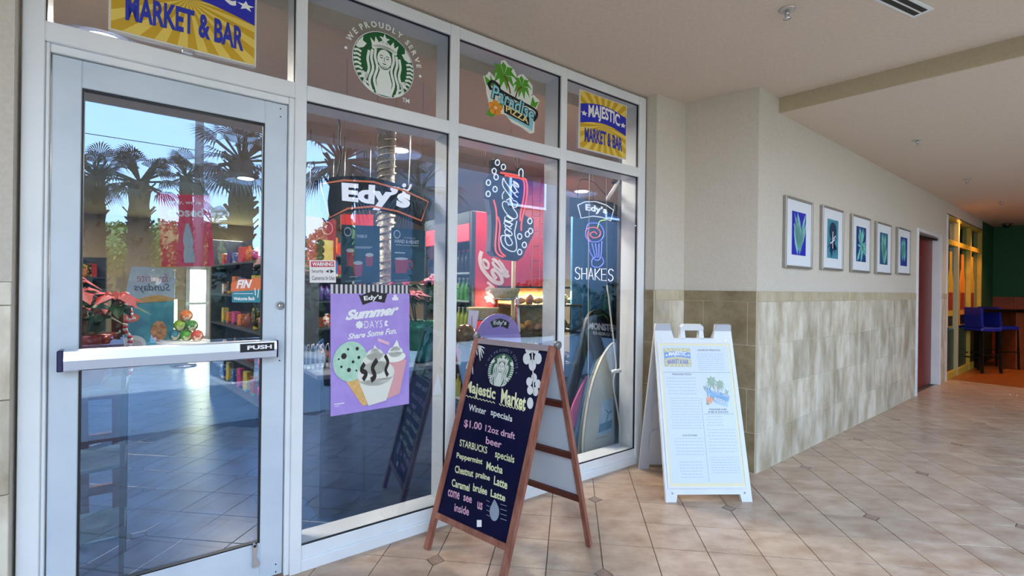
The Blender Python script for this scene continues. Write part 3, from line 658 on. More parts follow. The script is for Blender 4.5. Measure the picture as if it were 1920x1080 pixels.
# ------------------------------------------------------------------ framed prints
PR = [((1478, 366), (1527, 381), (1522, 505), (1470, 501)), ((1545, 384), (1585, 396), (1580, 508), (1541, 505)), ((1600, 401), (1636, 411), (1631, 512), (1597, 509)), ((1646, 415), (1675, 423), (1670, 515), (1643, 513)), ((1685, 426), (1710, 432), (1706, 516), (1683, 514))]
leafc = [('2222b4', '8fcfcc'), ('3a8098', '123664'), ('1a3a80', '7accc4'), ('225a84', '84d0c4'), ('223a90', '74ccc8')]
plab = ['framed print nearest the corner, pale plant on royal blue', 'second framed print from the corner, dark cloud over white sprigs on teal', 'middle framed print of five, teal leaves bursting on navy', 'fourth framed print from the corner, tall teal leaves', 'framed print nearest the side door, teal with navy spots']
M_SIL = mat('silver_frame', 'a6a29c', .35, .55); M_MAT = mat('white_mat', 'dfe4ec', .6)
for k, q in enumerate(PR):
    yf = -.03; P = [WF.P(a, b, yf) for a, b in q]
    x0 = (P[0].x + P[3].x) / 2; x1 = (P[1].x + P[2].x) / 2; z1 = (P[0].z + P[1].z) / 2; z0 = (P[2].z + P[3].z) / 2
    t = thing('framed_print', plab[k], 'picture', WF, ((x0 + x1) / 2, 0, z0), 'framed blue leaf prints in a row')
    fw = .022
    mb = MB(WF)
    for b in ((x0, x0 + fw, z0, z1), (x1 - fw, x1, z0, z1), (x0 + fw, x1 - fw, z0, z0 + fw), (x0 + fw, x1 - fw, z1 - fw, z1)): mb.bbox(b[0], b[1], yf, -.0005, b[2], b[3], .003)
    mb.build('frame', M_SIL, t)
    mb = MB(WF); mb.box(x0 + fw, x1 - fw, -.02, -.0005, z0 + fw, z1 - fw); bd = mb.build('mat_board', M_MAT, t)
    s = Sheet(flat(-.0202, x0, z0, x1 - x0, z1 - z0), bd, .0004); rr = random.Random(k + 3)
    a, b, c_, d_ = .24, .76, .19, .81
    bgc, fgc = leafc[k]
    s.begin().rect(a, b, c_, d_); s.end('print', mat('print_bg%d' % k, bgc, .5, col2=bgc if k != 1 else '4a98a8', scale=9))
    s.begin()
    def clampp(u, v): return (min(max(u, a + .005), b - .005), min(max(v, c_ + .005), d_ - .005))
    cu = .5
    for j in range(26 if k != 4 else 12):
        if k in (0, 3): ang = PI / 2 + rr.uniform(-.6, .6); o0 = (cu + rr.uniform(-.06, .06), c_ + rr.uniform(0, .15)); L_ = rr.uniform(.2, .6)
        elif k == 4: ang = PI / 2 + rr.uniform(-.2, .2); o0 = (cu + rr.uniform(-.15, .15), c_ + rr.uniform(.0, .2)); L_ = rr.uniform(.3, .5)
        elif k == 1: ang = rr.uniform(0, 2 * PI); o0 = (cu, .45); L_ = rr.uniform(.12, .3)
        else: ang = rr.uniform(0, 2 * PI); o0 = (cu, .45); L_ = rr.uniform(.15, .42)
        pts = [clampp(o0[0] + math.cos(ang) * L_ * f_ * .9, o0[1] + math.sin(ang) * L_ * f_) for f_ in (0, .33, .66, 1)]
        wv = rr.uniform(.02, .05) * (1.6 if k == 4 else 1); n_ = (-math.sin(ang), math.cos(ang))
        s.poly([pts[0], clampp(pts[1][0] + n_[0] * wv, pts[1][1] + n_[1] * wv * .5), clampp(pts[2][0] + n_[0] * wv, pts[2][1] + n_[1] * wv * .5), pts[3], clampp(pts[2][0] - n_[0] * wv, pts[2][1] - n_[1] * wv * .5), clampp(pts[1][0] - n_[0] * wv, pts[1][1] - n_[1] * wv * .5)])
    s.end('leaf_motif', mat('print_fg%d' % k, fgc, .5))
    if k == 1:
        s.begin().disc(.5, .62, .17, .15, 16, .3); s.end('cloud_motif', mat('print_cloud', '12264c', .5, col2='1c3c60', scale=20))
        s.begin().rib([(.5, .35), (.49, .5), (.5, .62)], .03).rib([(.38, .42), (.6, .5)], .02).rib([(.52, .5), (.62, .56)], .02); s.end('sprig_motif', M_WHITE)

# side door ajar with white frame
t = thing('door_2', '', 'door', WF, ((sD0 + sD1) / 2, 0, 0)); t['kind'] = 'structure'; del t['label']; del t['category']
for nm, b in (('door_frame_left', (sD0, sD0 + .05, -.02, .17, 0, zdt)), ('door_frame_right', (sD1 - .07, sD1, -.02, .17, 0, zdt)), ('door_frame_top', (sD0 + .05, sD1 - .07, -.02, .17, zdt - .05, zdt))):
    mb = MB(WF); mb.bbox(*b, .004); mb.build(nm, M_FRAME, t)
mb = MB(WF); ang = .9
mb.bbox(sD0 + .05, sD1 - .075, .09, .13, .012, zdt - .055, .003); lf = mb.build('door_leaf', mat('dark_red_door', '6a1210', .4, col2='741816', scale=4), t)
mb = MB(WF); mb.bar((sD0 + .2, .06, zdt - .1), (sD1 - .1, .03, zdt - .075), .03); mb.build('closer_arm', M_BLACK, t)
# yellow framed windows of the dining room
zt = WF.Z(1778, 403); M_YEL = mat('yellow_frame', 'b09a3c', .4, col2='c0aa48', scale=4)
t = thing('window_10', '', 'window', WF, ((sE + sG) / 2, 0, 0)); t['kind'] = 'structure'; del t['label']; del t['category']
xs = [sE + .0, WF.X(1795), WF.X(1818), WF.X(1838)]
cols_ = [M_FRAME, mat('pale_yellow_frame', 'b4ac84', .4), M_YEL, M_YEL]
for k, x in enumerate(xs):
    mb = MB(WF); mb.bbox(x, x + .09, -.01, .12, 0, zt, .003); mb.build('frame_post', cols_[k], t)
zr = WF.Z(1778, 448)
for z0, z1 in ((zt - .06, zt), (zr - .09, zr), (0, .12)):
    mb = MB(WF); mb.bbox(sE, xs[3] + .09, -.005, .12, z0, z1, .003); mb.build('frame_rail', M_YEL, t)
mb = MB(WF); mb.box(sE + .05, xs[3], .05, .056, .1, zt - .02); mb.build('glass', M_GLASS, t)
for k, (pxa, pxb) in enumerate(((1783, 1793), (1805, 1815), (1822, 1832))):
    xa, xb = WF.X(pxa), WF.X(pxb); xm = (xa + xb) / 2; w2 = (xb - xa) / 2; yy = -.0; z_0 = .9; z_1 = 2.25
    mb = MB(WF); mb.slab([(xm - w2, z_0), (xm + w2, z_0), (xm + w2, z_0 + .8), (xm + w2 * .4, z_0 + 1.05), (xm + w2 * .4, z_1), (xm - w2 * .4, z_1), (xm - w2 * .4, z_0 + 1.05), (xm - w2, z_0 + .8)], .04, .047)
    dcl = mb.build('bottle_decal', mat('decal_amber%d' % (k % 2), ('c8a02c', 'd08428')[k % 2], .5), t)
    mb = MB(WF); mb.box(xm - w2 * .8, xm + w2 * .8, .037, .0395, z_0 + .3, z_0 + .62); mb.build('decal_band', mat('decal_red', '8c2818', .5), dcl)
    mb = MB(WF); mb.box(xm - w2 * .8, xm + w2 * .8, .037, .0395, z_0 + .02, z_0 + .2); mb.build('decal_foot', M_BLACK, dcl)
mb = MB(WF); mb.bbox(sE + .1, xs[3], .04, .05, .12, .85, .001); mb.build('lower_panel', mat('teal_panel', '1c3a30', .4), t)

# ------------------------------------------------------------------ bar stools and table in the dining room
M_BLUE = mat('royal_blue_vinyl', '1a2890', .4); M_DARKW = mat('ebony_wood', '120c0a', .4)
def stool(px, py, a, label):
    g = G(px, py); fr = Frame((g.x, g.y, 0), a)
    t = thing('bar_stool', label, 'bar stool', fr, (0, 0, 0), 'blue bar stools at the tall table'); sh_ = .84
    for sx in (-1, 1):
        for sy in (-1, 1):
            mb = MB(fr); mb.bar((sx * .2, sy * .2, 0.001), (sx * .18, sy * .18, sh_ - .05), .035); mb.build('leg', M_DARKW, t)
    mb = MB(fr)
    for sx in (-1, 1): mb.bar((sx * .195, -.195, .28), (sx * .195, .195, .28), .022)
    for sy in (-1, 1): mb.bar((-.195, sy * .195, .35), (.195, sy * .195, .35), .022)
    mb.build('foot_rail', M_DARKW, t)
    mb = MB(fr); mb.bbox(-.22, .22, -.21, .21, sh_ - .05, sh_ + .02, .02); mb.build('seat', M_BLUE, t)
    mb = MB(fr); mb.slab([(0, 0)] * 0 or [(-.22, sh_ + .02), (-.17, sh_ + .02), (-.21, sh_ + .4), (-.26, sh_ + .4)], -.2, .2); mb.build('backrest', M_BLUE, t)
stool(1838, 697, 0.1, 'blue bar stool with a low back nearest the yellow framed windows')
stool(1872, 690, 0.1, 'blue bar stool behind the nearest one at the tall table')
tz = 1.2; g = WF.L(G(1930, 712)); g2 = WF.L(atY(1822, 575, 9.4))
t = thing('bar_table', 'long tall dark bar table with a brown panel front', 'table', WD, (G(1920, 700).x, G(1920, 700).y, 0))
A = atY(1826, 578, 9.7); Bp = atY(2000, 578, 9.7); A.z = Bp.z = 0
mb = MB(); mb.bbox(A.x, Bp.x, 9.5, 10.1, 1.14, 1.2, .006); mb.build('table_top', mat('gloss_black_top', '0e0c0c', .15), t)
xx = atY(1898, 600, 9.7).x
mb = MB(); mb.bbox(xx, Bp.x, 9.62, 9.98, 0.001, 1.14, .004); mb.build('panel_front', mat('panel_brown', '6e3418', .4, col2='7e4020', scale=6), t)
mb = MB(); mb.bbox(A.x + .1, A.x + .2, 9.7, 9.8, 0.001, 1.14, .004); mb.build('leg', M_DARKW, t)

# ------------------------------------------------------------------ white plastic pavement sign
M_PL = mat('white_plastic', 'd5dae0', .45, col2='dde1e6', scale=5); M_PLG = mat('grey_white_plastic', 'b4bac6', .5)
fl_, frr = G(1249, 942), G(1411, 941); bl_ = G(1197, 877)
SG = Frame((fl_.x, fl_.y, 0), math.atan2(frr.y - fl_.y, frr.x - fl_.x))
Wd = (frr - fl_).length; Dp = SG.L(bl_).y; top = 1.24; ht = Dp / 2
t = thing('pavement_sign', 'white plastic folding menu sign standing in front of the tiled wall', 'sign', SG, (Wd / 2, Dp / 2, 0))
tilt = math.atan2(ht, top)
Lz = math.hypot(ht, top)
def panel_fr(back):
    M = Matrix.Translation((0, Dp if back else 0, 0)) @ Matrix.Rotation(-tilt if not back else tilt, 4, 'X')
    return M
def tilt_mb(mb, M):
    for i in range(len(mb.v)): mb.v[i] = M @ mb.v[i]
    return mb
inb = .0
for back in (False, True):
    M = panel_fr(back); sgn = -1 if back else 1; th = .028
    y0, y1 = (0, th) if not back else (-th, 0)
    # outline with feet and top tabs (x, along panel)
    foot = .075; fh = .05; z_ = Lz
    tw = .12
    out_ = [(0, 0), (foot, 0), (foot + .01, fh), (Wd - foot - .01, fh), (Wd - foot, 0), (Wd, 0), (Wd - .005, z_ * .5), (Wd - .012, z_ - .05), (Wd - .02, z_), (Wd - .13, z_), (Wd - .155, z_ - .115), (.155, z_ - .115), (.13, z_), (.02, z_), (.012, z_ - .05), (.005, z_ * .5)]
    mb = MB(SG); mb.slab(out_, y0, y1); tilt_mb(mb, M); pn = mb.build('back_panel' if back else 'front_panel', M_PLG if back else M_PL, t)
    # handle
    hx = Wd / 2 - .01
    mb = MB(SG); mb.slab([(hx - .09, z_ - .12), (hx - .09, z_ - .02), (hx - .07, z_), (hx + .07, z_), (hx + .09, z_ - .02), (hx + .09, z_ - .12), (hx + .055, z_ - .12), (hx + .055, z_ - .045), (hx - .055, z_ - .045), (hx - .055, z_ - .12)], y0, y1); tilt_mb(mb, M); mb.build('handle', M_PL, t)
    mb = MB(SG); mb.box(.02, Wd - .02, y0 - (.006 if not back else -.034), y0 - (0 if not back else -.028), .08, z_ - .17)
    # raised rim round the poster
    mb = MB(SG); a0, a1, b0, b1 = .035, Wd - .04, .105, z_ - .155
    yy0, yy1 = (-.006, .0) if not back else (0, .006)
    for q in ((a0 - .015, a0, b0 - .015, b1 + .015), (a1, a1 + .015, b0 - .015, b1 + .015), (a0, a1, b0 - .015, b0), (a0, a1, b1, b1 + .015)): mb.bbox(q[0], q[1], yy0, yy1, q[2], q[3], .001)
    tilt_mb(mb, M); mb.build('rim', M_PL, pn)
    if back:
        for z0, z1 in ((.16, .38), (.42, .64), (.68, .9)):     # moulded pockets on the inner side
            for xa, xb in ((.06, .28), (.34, .56)):
                mb = MB(SG); mb.slab([(xa + .03, z0), (xb - .03, z0), (xb, z0 + .03), (xb, z1 - .03), (xb - .03, z1), (xa + .03, z1), (xa, z1 - .03), (xa, z0 + .03)], -.04, -.028); tilt_mb(mb, M); mb.build('moulded_pocket', M_PLG, pn)
    else:
        for x, z in ((.05, .06), (Wd - .05, .06), (.06, z_ - .13), (Wd - .07, z_ - .13)): mb = MB(SG); mb.box(x - .006, x + .006, -.004, 0, z - .006, z + .006); tilt_mb(mb, M); mb.build('rivet', M_STEEL, pn)
        mb = MB(SG); mb.box(a0, a1, -.003, -.0005, b0, b1); tilt_mb(mb, M); ps = mb.build('menu_poster', mat('cream_poster', 'e4dcb8', .5), t)
        def mfn(u, v, l, M=M, a0=a0, a1=a1, b0=b0, b1=b1): return M @ Vector((a0 + u * (a1 - a0), -.003 - l, b0 + v * (b1 - b0)))
        s = Sheet(mfn, ps, .0006)
        s.begin().rect(.025, .975, .02, .985); s.end('paper', mat('poster_paper', 'd0dae2', .5))
        s.k += 1; rr = random.Random(11)
        def lines(u0, u1, v0, v1, n, sh=.004):
            s.begin(True)
            for i in range(n):
                v = v1 - (v1 - v0) * (i + .5) / n; u = u0 + rr.uniform(0, .02)
                while u < u1 - .01:
                    w_ = rr.uniform(.012, .05); s.rect(u, min(u + w_, u1), v - sh * .6, v + sh * .6); u += w_ + .008
            s.end('small_print', mat('pale_ink', 'b6c3d8', .6))
        lines(.52, .9, .8, .93, 9); lines(.06, .47, .62, .755, 6, .005); lines(.08, .5, .38, .61, 12); lines(.1, .5, .2, .33, 6); lines(.14, .46, .05, .17, 6)
        lines(.56, .8, .4, .48, 4); lines(.56, .95, .22, .39, 8); lines(.56, .95, .08, .2, 7)
        s.begin().tbox('HOURS OF OPERATION', .54, .86, .945, .957, bold=.02).tbox('PARADISE PIZZA', .15, .42, .765, .778, bold=.02).tbox('PARADISE SUBS', .62, .86, .515, .527, bold=.02).tbox('SUBS & SALADS', .6, .88, .497, .509, bold=.02).tbox('CALZONES', .22, .42, .335, .346, bold=.02)
        s.rect(.03, .97, .805 - .02, .787).rect(.52, .523, .03, .6).rect(.55, .95, .488, .49); s.end('headings', mat('grey_ink', '7c8496', .6))
        SIGN_SHEET = (mfn, ps, s)

# ------------------------------------------------------------------ printed emblems
def majestic(fn, par, lift, pale=False, k0=0, asp=1.25):
    Y1, Y2, B = (('c9a018', 'e6c95c', '2028b0') if not pale else ('c8c49a', 'd8d4b0', '7f9edc'))
    T = 'pale_' if pale else ''
    s = Sheet(fn, par, lift); s.k = k0
    s.begin().rect(0, 1, 0, 1); s.end('white_border', mat(T + 'sign_border', 'd8d4c4' if not pale else 'a8a898', .5))
    s.begin().rect(.015, .985, .015, .985); s.end('yellow_ground', mat(T + 'sign_yellow', Y1, .5))
    s.begin()
    for k in range(22):
        a = 2 * PI * k / 22; b = a + PI / 22; P = []
        def hit(an):
            c_, s_ = math.cos(an), math.sin(an); tt = min((.485 / abs(c_)) if c_ else 9, (.485 / abs(s_)) if s_ else 9); return (.5 + c_ * tt, .5 + s_ * tt)
        s.poly([(.5, .5), hit(a), hit((a + b) / 2), hit(b)])
    s.end('rays', mat(T + 'sign_ray', Y2, .5))
    band = [(.015 + .97 * i / 12, .43 - .0 + .10 * math.sin(PI * i / 12)) for i in range(13)]; bt = [(.985 - .97 * i / 12, .76 + .09 * math.sin(PI * i / 12)) for i in range(13)]
    s.begin()
    n = 13; up = bt[::-1]; s.b.add([s.map(*p) for p in band + up], [(i, i + 1, n + i + 1, n + i) for i in range(n - 1)])
    s.end('blue_band', mat(T + 'sign_blue', B, .5))
    s.begin().text('MAJESTIC', [(.17, .50), (.84, .50), (.84, .785), (.17, .785)], bold=.03, wave=.05).star(.085, .61, .055, asp=.8).star(.915, .61, .055, asp=.8)
    s.end('lettering', mat(T + 'sign_white', 'f2f2ee', .5))
    s.begin().text('MARKET & BAR', [(.10, .12), (.90, .12), (.90, .37), (.10, .37)], bold=.035, wave=.03); s.end('blue_lettering', mat(T + 'sign_blue2', '2030a8' if not pale else '8a94c8', .5))
    return s
def siren(fn, par, lift, white='e8efe9', green='0c5a2c', k0=0, arc=True, wcol=None, dot_tm=True):
    s = Sheet(fn, par, lift); s.k = k0
    s.begin().disc(0, 0, 1.0, n=48); s.end('green_disc', mat('green_' + green, green, .5))
    W = mat('emblem_white_' + white, white, .5); Gm = mat('green_' + green, green, .5)
    s.begin()
    def R(x, z):
        r = math.hypot(x, z); return (x, z) if r < .985 else (x * .985 / r, z * .985 / r)
    # crown
    s.poly([(-.4, .47), (-.47, .74), (-.33, .62), (-.3, .82), (-.19, .66), (-.13, .71), (-.15, .52)]).poly([(.4, .47), (.47, .74), (.33, .62), (.3, .82), (.19, .66), (.13, .71), (.15, .52)])
    s.poly([(-.16, .5), (-.13, .72), (.13, .72), (.16, .5)]).star(0, .8, .19).rib([(-.41, .44), (-.2, .53), (0, .56), (.2, .53), (.41, .44)], .1)
    # hair bands
    for sg in (-1, 1):
        for j in range(3):
            x = .29 + j * .105; pts = []
            for i in range(15):
                z = .44 - i * .105 - j * .06; sp_ = x + (i / 14) * (-.02 + .07 * j) + .05 * math.sin(i * .8 + .3) * min(1, i / 4)
                pts.append(R(sg * sp_, z))
            s.rib(pts, .082, False)
        # tails: fin and stripes
        s.poly([R(sg * .58, .5), R(sg * .7, .56), R(sg * .76, .78), R(sg * .86, .5), R(sg * .98, .36), R(sg * .82, .3), R(sg * .68, .36)])
        for j in range(8):
            z = .2 - j * .13; xo = math.sqrt(max(0, .97 - z * z)); s.rib([R(sg * (xo - .22), z + .0), R(sg * (xo - .1), z + .04), R(sg * (xo), z)], .07)
        s.poly([R(sg * .5, -.42), R(sg * .7, -.36), R(sg * .74, -.5), R(sg * .55, -.56)])
    # face and body
    s.disc(0, .17, .235, .31, 24); s.poly([(-.2, -.05), (-.15, -.2), (-.26, -.55), (-.2, -.97), (.2, -.97), (.26, -.55), (.15, -.2), (.2, -.05)])
    s.end('figure', W)
    s.begin()
    for sg in (-1, 1): s.rib([(sg * .05, .26), (sg * .1, .285), (sg * .155, .25)], .022).rib([(sg * .06, .21), (sg * .1, .195), (sg * .14, .21)], .03)
    s.rib([(.0, .24), (-.015, .12), (.02, .1)], .018).rib([(-.055, .035), (0, .02), (.055, .035)], .03).rib([(-.2, .02), (-.12, -.1), (0, -.145), (.12, -.1), (.2, .02)], .022)
    s.end('features', Gm)
    if arc:
        s.begin().arc('WE PROUDLY SERVE', 0, 0, 1.14, .17, 162, 10, bold=.02).disc(-1.22, .17, .045, n=10).disc(1.24, -.02, .045, n=10)
        if dot_tm: s.tbox('TM', .62, .86, -1.02, -.88, bold=.01)
        s.end('lettering', mat('emblem_white_' + (wcol or white), wcol or white, .5))
    return s
def paradise(fn, par, lift, pale=False, k0=0):
    c = (lambda a, b: b if pale else a); T = 'pale_' if pale else ''
    s = Sheet(fn, par, lift); s.k = k0            # coordinates: 0..1 wide, 0..1.18 high
    s.begin()
    if not pale:
        s.poly([(.05, .62), (.0, .78), (.06, .82), (.1, .9), (.2, .82), (.22, .98), (.3, 1.02), (.3, 1.16), (.37, 1.2), (.43, 1.14), (.52, 1.1), (.58, 1.0), (.56, .93), (.62, 1.02), (.7, 1.06), (.78, 1.0), (.88, .9), (.88, .76), (.85, .7), (.9, .74), (1.02, .66), (.96, .5), (.93, .3), (.92, .02), (.84, -.02), (.68, .06), (.5, .1), (.38, .22), (.12, .14), (.1, .34), (.06, .5)])
        s.end('sticker_ground', mat('sticker_white', 'dfe6dc', .5)); s.begin()
    GR = mat(T + 'leaf_green', c('4f9a24', '9cb4a0'), .5)
    def fronds(u, v, r):
        for a in (95, 50, 15, -35, -75, 140, 175, 215, 250):
            q = math.radians(a); L_ = r * (1 if a > 0 and a < 160 else .9); ex, ez = u + math.cos(q) * L_, v + math.sin(q) * L_ - (.0 if 20 < a < 150 else .06); n_ = (-math.sin(q) * r * .2, math.cos(q) * r * .2)
            mx_, mz_ = u + math.cos(q) * L_ * .55, v + math.sin(q) * L_ * .55 + .04
            s.poly([(u, v), (mx_ + n_[0], mz_ + n_[1]), (ex, ez), (mx_ - n_[0], mz_ - n_[1])])
    fronds(.36, .92, .24); fronds(.68, .82, .2)
    s.poly([(.06, .64), (.02, .8), (.12, .74), (.12, .86), (.2, .66)]).poly([(.84, .52), (.88, .7), (.93, .6), (1.0, .64), (.94, .5)]).poly([(.06, .12), (.12, .26), (.24, .2), (.16, .1)]).poly([(.24, .36), (.34, .42), (.34, .3)])
    s.end('green_leaves', GR)
    s.begin().rib([(.36, .92), (.43, .78), (.47, .62)], .025).rib([(.68, .82), (.6, .72), (.56, .56)], .022); s.end('palm_stems', mat(T + 'stem_brown', c('7a3a1c', 'a89c90'), .5))
    s.begin().poly([(.36, .2), (.56, .14), (.78, .08), (.88, .04), (.9, .2), (.86, .36), (.8, .3), (.7, .2), (.56, .2)]); s.end('wave', mat(T + 'wave_blue', c('8cc4d4', 'a8d0e8'), .5))
    q1 = [(.14, .44), (.9, .22), (.92, .48), (.16, .70)]
    s.begin().rib([(.14, .58), (.1, .66), (.16, .74), (.26, .7), (.3, .62), (.6, .54), (.92, .46), (.96, .36), (.9, .24)], .05).text('Paradise', [(.13, .43), (.92, .2), (.94, .48), (.15, .72)], bold=.09, shear=.1)
    s.poly([(.36, .24), (.82, .12), (.82, .34), (.36, .46)]); s.end('black_outline', mat(T + 'outline_black', c('0c1014', 'a8b8d0'), .5))
    s.begin().text('Paradise', q1, bold=.02, shear=.1); s.end('lettering', mat(T + 'lettering_blue', c('8ccbd8', '78b4e4'), .5))
    s.begin().text('PIZZA', [(.39, .27), (.8, .15), (.8, .27), (.39, .39)], bold=.02); s.end('lower_lettering', mat(T + 'lettering_cream', c('f0d890', 'd8dce0'), .5))
    s.begin()
    for k in range(5): a = 2 * PI * k / 5 + .3; s.disc(.21 + .07 * math.cos(a), .28 + .08 * math.sin(a), .055, .06, 10)
    s.end('flower', mat(T + 'flower_orange', c('e8942c', 'e8a890'), .5)); s.begin().disc(.21, .28, .03, n=8); s.end('flower_centre', mat(T + 'flower_mid', c('f0c0a0', 'e89880'), .5))
    return s
def board(name, label, cat, fr, q, y0, th, m, group=None):          # flat board from 4 photo corners bl,br,tr,tl on plane y0; returns thing + its quad
    Q = pq(fr, q, y0); cx = sum(p[0] for p in Q) / 4; mb = MB(fr); mb.slab(Q, y0, y0 + th)
    o = mb.build(name, m, cat=cat, label=label, group=group, org=(cx, y0, min(p[1] for p in Q))); return o, Q
# transom signs
o, Q = board('shop_sign', 'large yellow and blue market sign in the pane above the door', 'sign', SF, [(203, 57), (480, 123), (482, -62), (203, -150)], -.004, .02, M_WHITE)
x0, x1 = Q[0][0], Q[1][0]; z0 = (Q[0][1] + Q[1][1]) / 2; z1 = z0 + (x1 - x0) * .82
mb = MB(SF); mb.box(x0, x1, -.004, .018, z0, z1); me_old = o.data; bpy.data.objects.remove(o)
o = mb.build('shop_sign', M_WHITE, cat='sign', label='large yellow and blue market sign in the pane above the door')
majestic(flat(-.0042, x0, z0, x1 - x0, z1 - z0), o, .0006)
mb = MB(SF); c = SF.P(352, 95, -.0); mb.box(c.x - .02, c.x + .02, -.008, .02, c.z - .006, c.z + .006); mb.build('bracket', M_STEEL, o)
Q = pq(SF, [(1086, 278), (1174, 298), (1175, 196), (1087, 170)], .01); x0 = (Q[0][0] + Q[3][0]) / 2; x1 = (Q[1][0] + Q[2][0]) / 2; z0 = (Q[0][1] + Q[1][1]) / 2; z1 = (Q[2][1] + Q[3][1]) / 2
mb = MB(SF); mb.box(x0, x1, .010, .0205, z0, z1); o = mb.build('shop_sign', M_WHITE, cat='sign', label='small square yellow and blue market sign in the rightmost upper pane')
majestic(flat(.0098, x0, z0, x1 - x0, z1 - z0), o, .0006)
# coffee emblem
c = SF.P(720.5, 122, .021); rx = (SF.X(773, 122, .021) - SF.X(667, 122, .021)) / 2; rz = (SF.Z(722, 60, .021) - SF.Z(722, 186, .021)) / 2; R_ = (rx + rz) / 2
mb = MB(SF); mb.slab([(c.x + R_ * 1.02 * math.cos(2 * PI * i / 48), c.z + R_ * 1.02 * math.sin(2 * PI * i / 48)) for i in range(48)], .0205, .0215)
o = mb.build('coffee_sticker', M_WHITE, cat='sticker', label='round green coffee emblem sticker with a crowned woman on the upper pane')
siren(lambda u, v, l: Vector((c.x + u * R_, .0204 - l, c.z + v * R_)), o, .0006)
# paradise pizza
Q = pq(SF, [(904, 250), (1010, 250), (1010, 112), (904, 112)], .021); x0 = SF.X(905, 180, .021); x1 = SF.X(1010, 180, .021); z0 = SF.Z(960, 240, .021); wv = x1 - x0
mb = MB(SF); mb.slab([(x0 + .15 * wv, z0 + .2 * wv), (x0 + .88 * wv, z0 + .08 * wv), (x0 + .9 * wv, z0 + .5 * wv), (x0 + .6 * wv, z0 + .7 * wv), (x0 + .35 * wv, z0 + .75 * wv), (x0 + .15 * wv, z0 + .6 * wv)], .0208, .0214)
o = mb.build('pizza_sticker', mat('sticker_white', 'dfe6dc', .5), cat='sticker', label='green and blue pizza sticker with two palm trees on the third upper pane')
zs = (SF.Z(940, 112, .021) - SF.Z(1000, 252, .021)) / 1.2 / wv
paradise(lambda u, v, l: Vector((x0 + u * wv, .0207 - l, z0 + v * wv * zs)), o, .0006)
# on the plastic sign
mfn, ps, _s = SIGN_SHEET
majestic(lambda u, v, l: mfn(.06 + u * .37, .828 + v * .135, l), ps, .0006, True, 3)
paradise(lambda u, v, l: mfn(.56 + u * .36, .53 + v * .2, l), ps, .0006, True, 3)

# ------------------------------------------------------------------ window 2 signs and posters
def tubeon(name, par, fr, pts, r, m, t, closed=False, sm=True, n=6):
    P = [fr.P(a, b, t) for a, b in (smooth2(pts, 4) if sm else pts)]; mb = MB(fr); mb.tube(P, r, n, closed); return mb.build(name, m, par)
NEON_R = mat('neon_red', 'd86a5c', .3, emit='ff5040', es=.4); NEON_W = mat('neon_white', 'f0f0f4', .3, emit='e8ecff', es=.28); NEON_B = mat('neon_violet', '8088e8', .3, emit='6c70f0', es=.45); NEON_G = mat('neon_green', 'c0e080', .3, emit='b0e060', es=.5); NEON_O = mat('neon_copper', 'c07858', .3, emit='d87850', es=.22)
# awning-like arched neon sign
T2 = .3
top_ = [(587, 339), (640, 330), (700, 333), (760, 350), (812, 375)]; bot_ = [(795, 423), (745, 402), (700, 393), (650, 398), (612, 416)]
P = [SF.P(a, b, T2) for a, b in smooth2(top_, 4) + smooth2(bot_, 4)]
t = thing('neon_sign', 'wide arched black ice cream neon sign with large white letters hanging in the second window', 'sign', SF, (P[8].x, T2, min(p.z for p in P)), 'neon signs in the windows')
mb = MB(SF); mb.slab([(p.x, p.z) for p in P], T2, T2 + .04); mb.build('panel', mat('neon_panel', '141014', .35), t)
ins = [(600, 345), (645, 338), (700, 341), (757, 357), (803, 378), (790, 414), (745, 396), (700, 387), (652, 391), (618, 408)]
tubeon('neon_border', t, SF, ins, .006, NEON_O, T2 - .012, True, False)
s = Sheet(pxmap(SF, T2 - .004), t, .004)
s.begin().text('Edy\u2019s', [(641, 386), (766, 402), (772, 352), (640, 342)], bold=.05); o = s.end('lettering', NEON_W)
s.begin().disc(757, 348, 4, n=10).rib([(744, 352), (752, 356), (764, 357), (770, 346)], 4).rib([(757, 354), (754, 366), (746, 372)], 5).rib([(757, 362), (764, 368)], 4); s.end('leaping_figure', NEON_W)
def cord(name, label, pts, t_, r=.004, m=M_BLACK, fr=SF, group='hanging cords in the windows'):
    P = [fr.P(a, b, t_) for a, b in smooth2(pts, 4)]; mb = MB(fr); mb.tube(P, r, 6); return mb.build(name, m, cat='cord', label=label, group=group)
tubeon('hanging_cord', t, SF, [(628, 215), (637, 232), (636, 270), (640, 290), (632, 334)], .006, M_BLACK, T2 + .02)
tubeon('hanging_chain', t, SF, [(770, 246), (769, 300), (766, 352)], .004, M_STEEL, T2 + .02)
# warning sticker
o, Q = board('warning_sticker', 'white and red security camera warning sticker beside the door', 'sticker', SF, [(581, 530), (630, 530), (629, 488), (580, 488)], .0195, .002, mat('sticker_paper', 'e6e2e0', .5))
s = Sheet(quadmap(Q, .0195), o, .0006)
s.begin().rect(.06, .94, .7, .95); s.end('red_band', mat('warning_red', 'c02840', .5))
s.begin().tbox('WARNING', .1, .9, .74, .92, bold=.03); s.end('lettering', M_WHITE)
s.begin().tbox('Security', .08, .52, .4, .6).tbox('Cameras In Use', .08, .94, .12, .3).poly([(.6, .5), (.72, .44), (.72, .58)]).poly([(.78, .42), (.94, .5), (.78, .6)]); s.end('small_lettering', mat('ink_black', '28282c', .5))
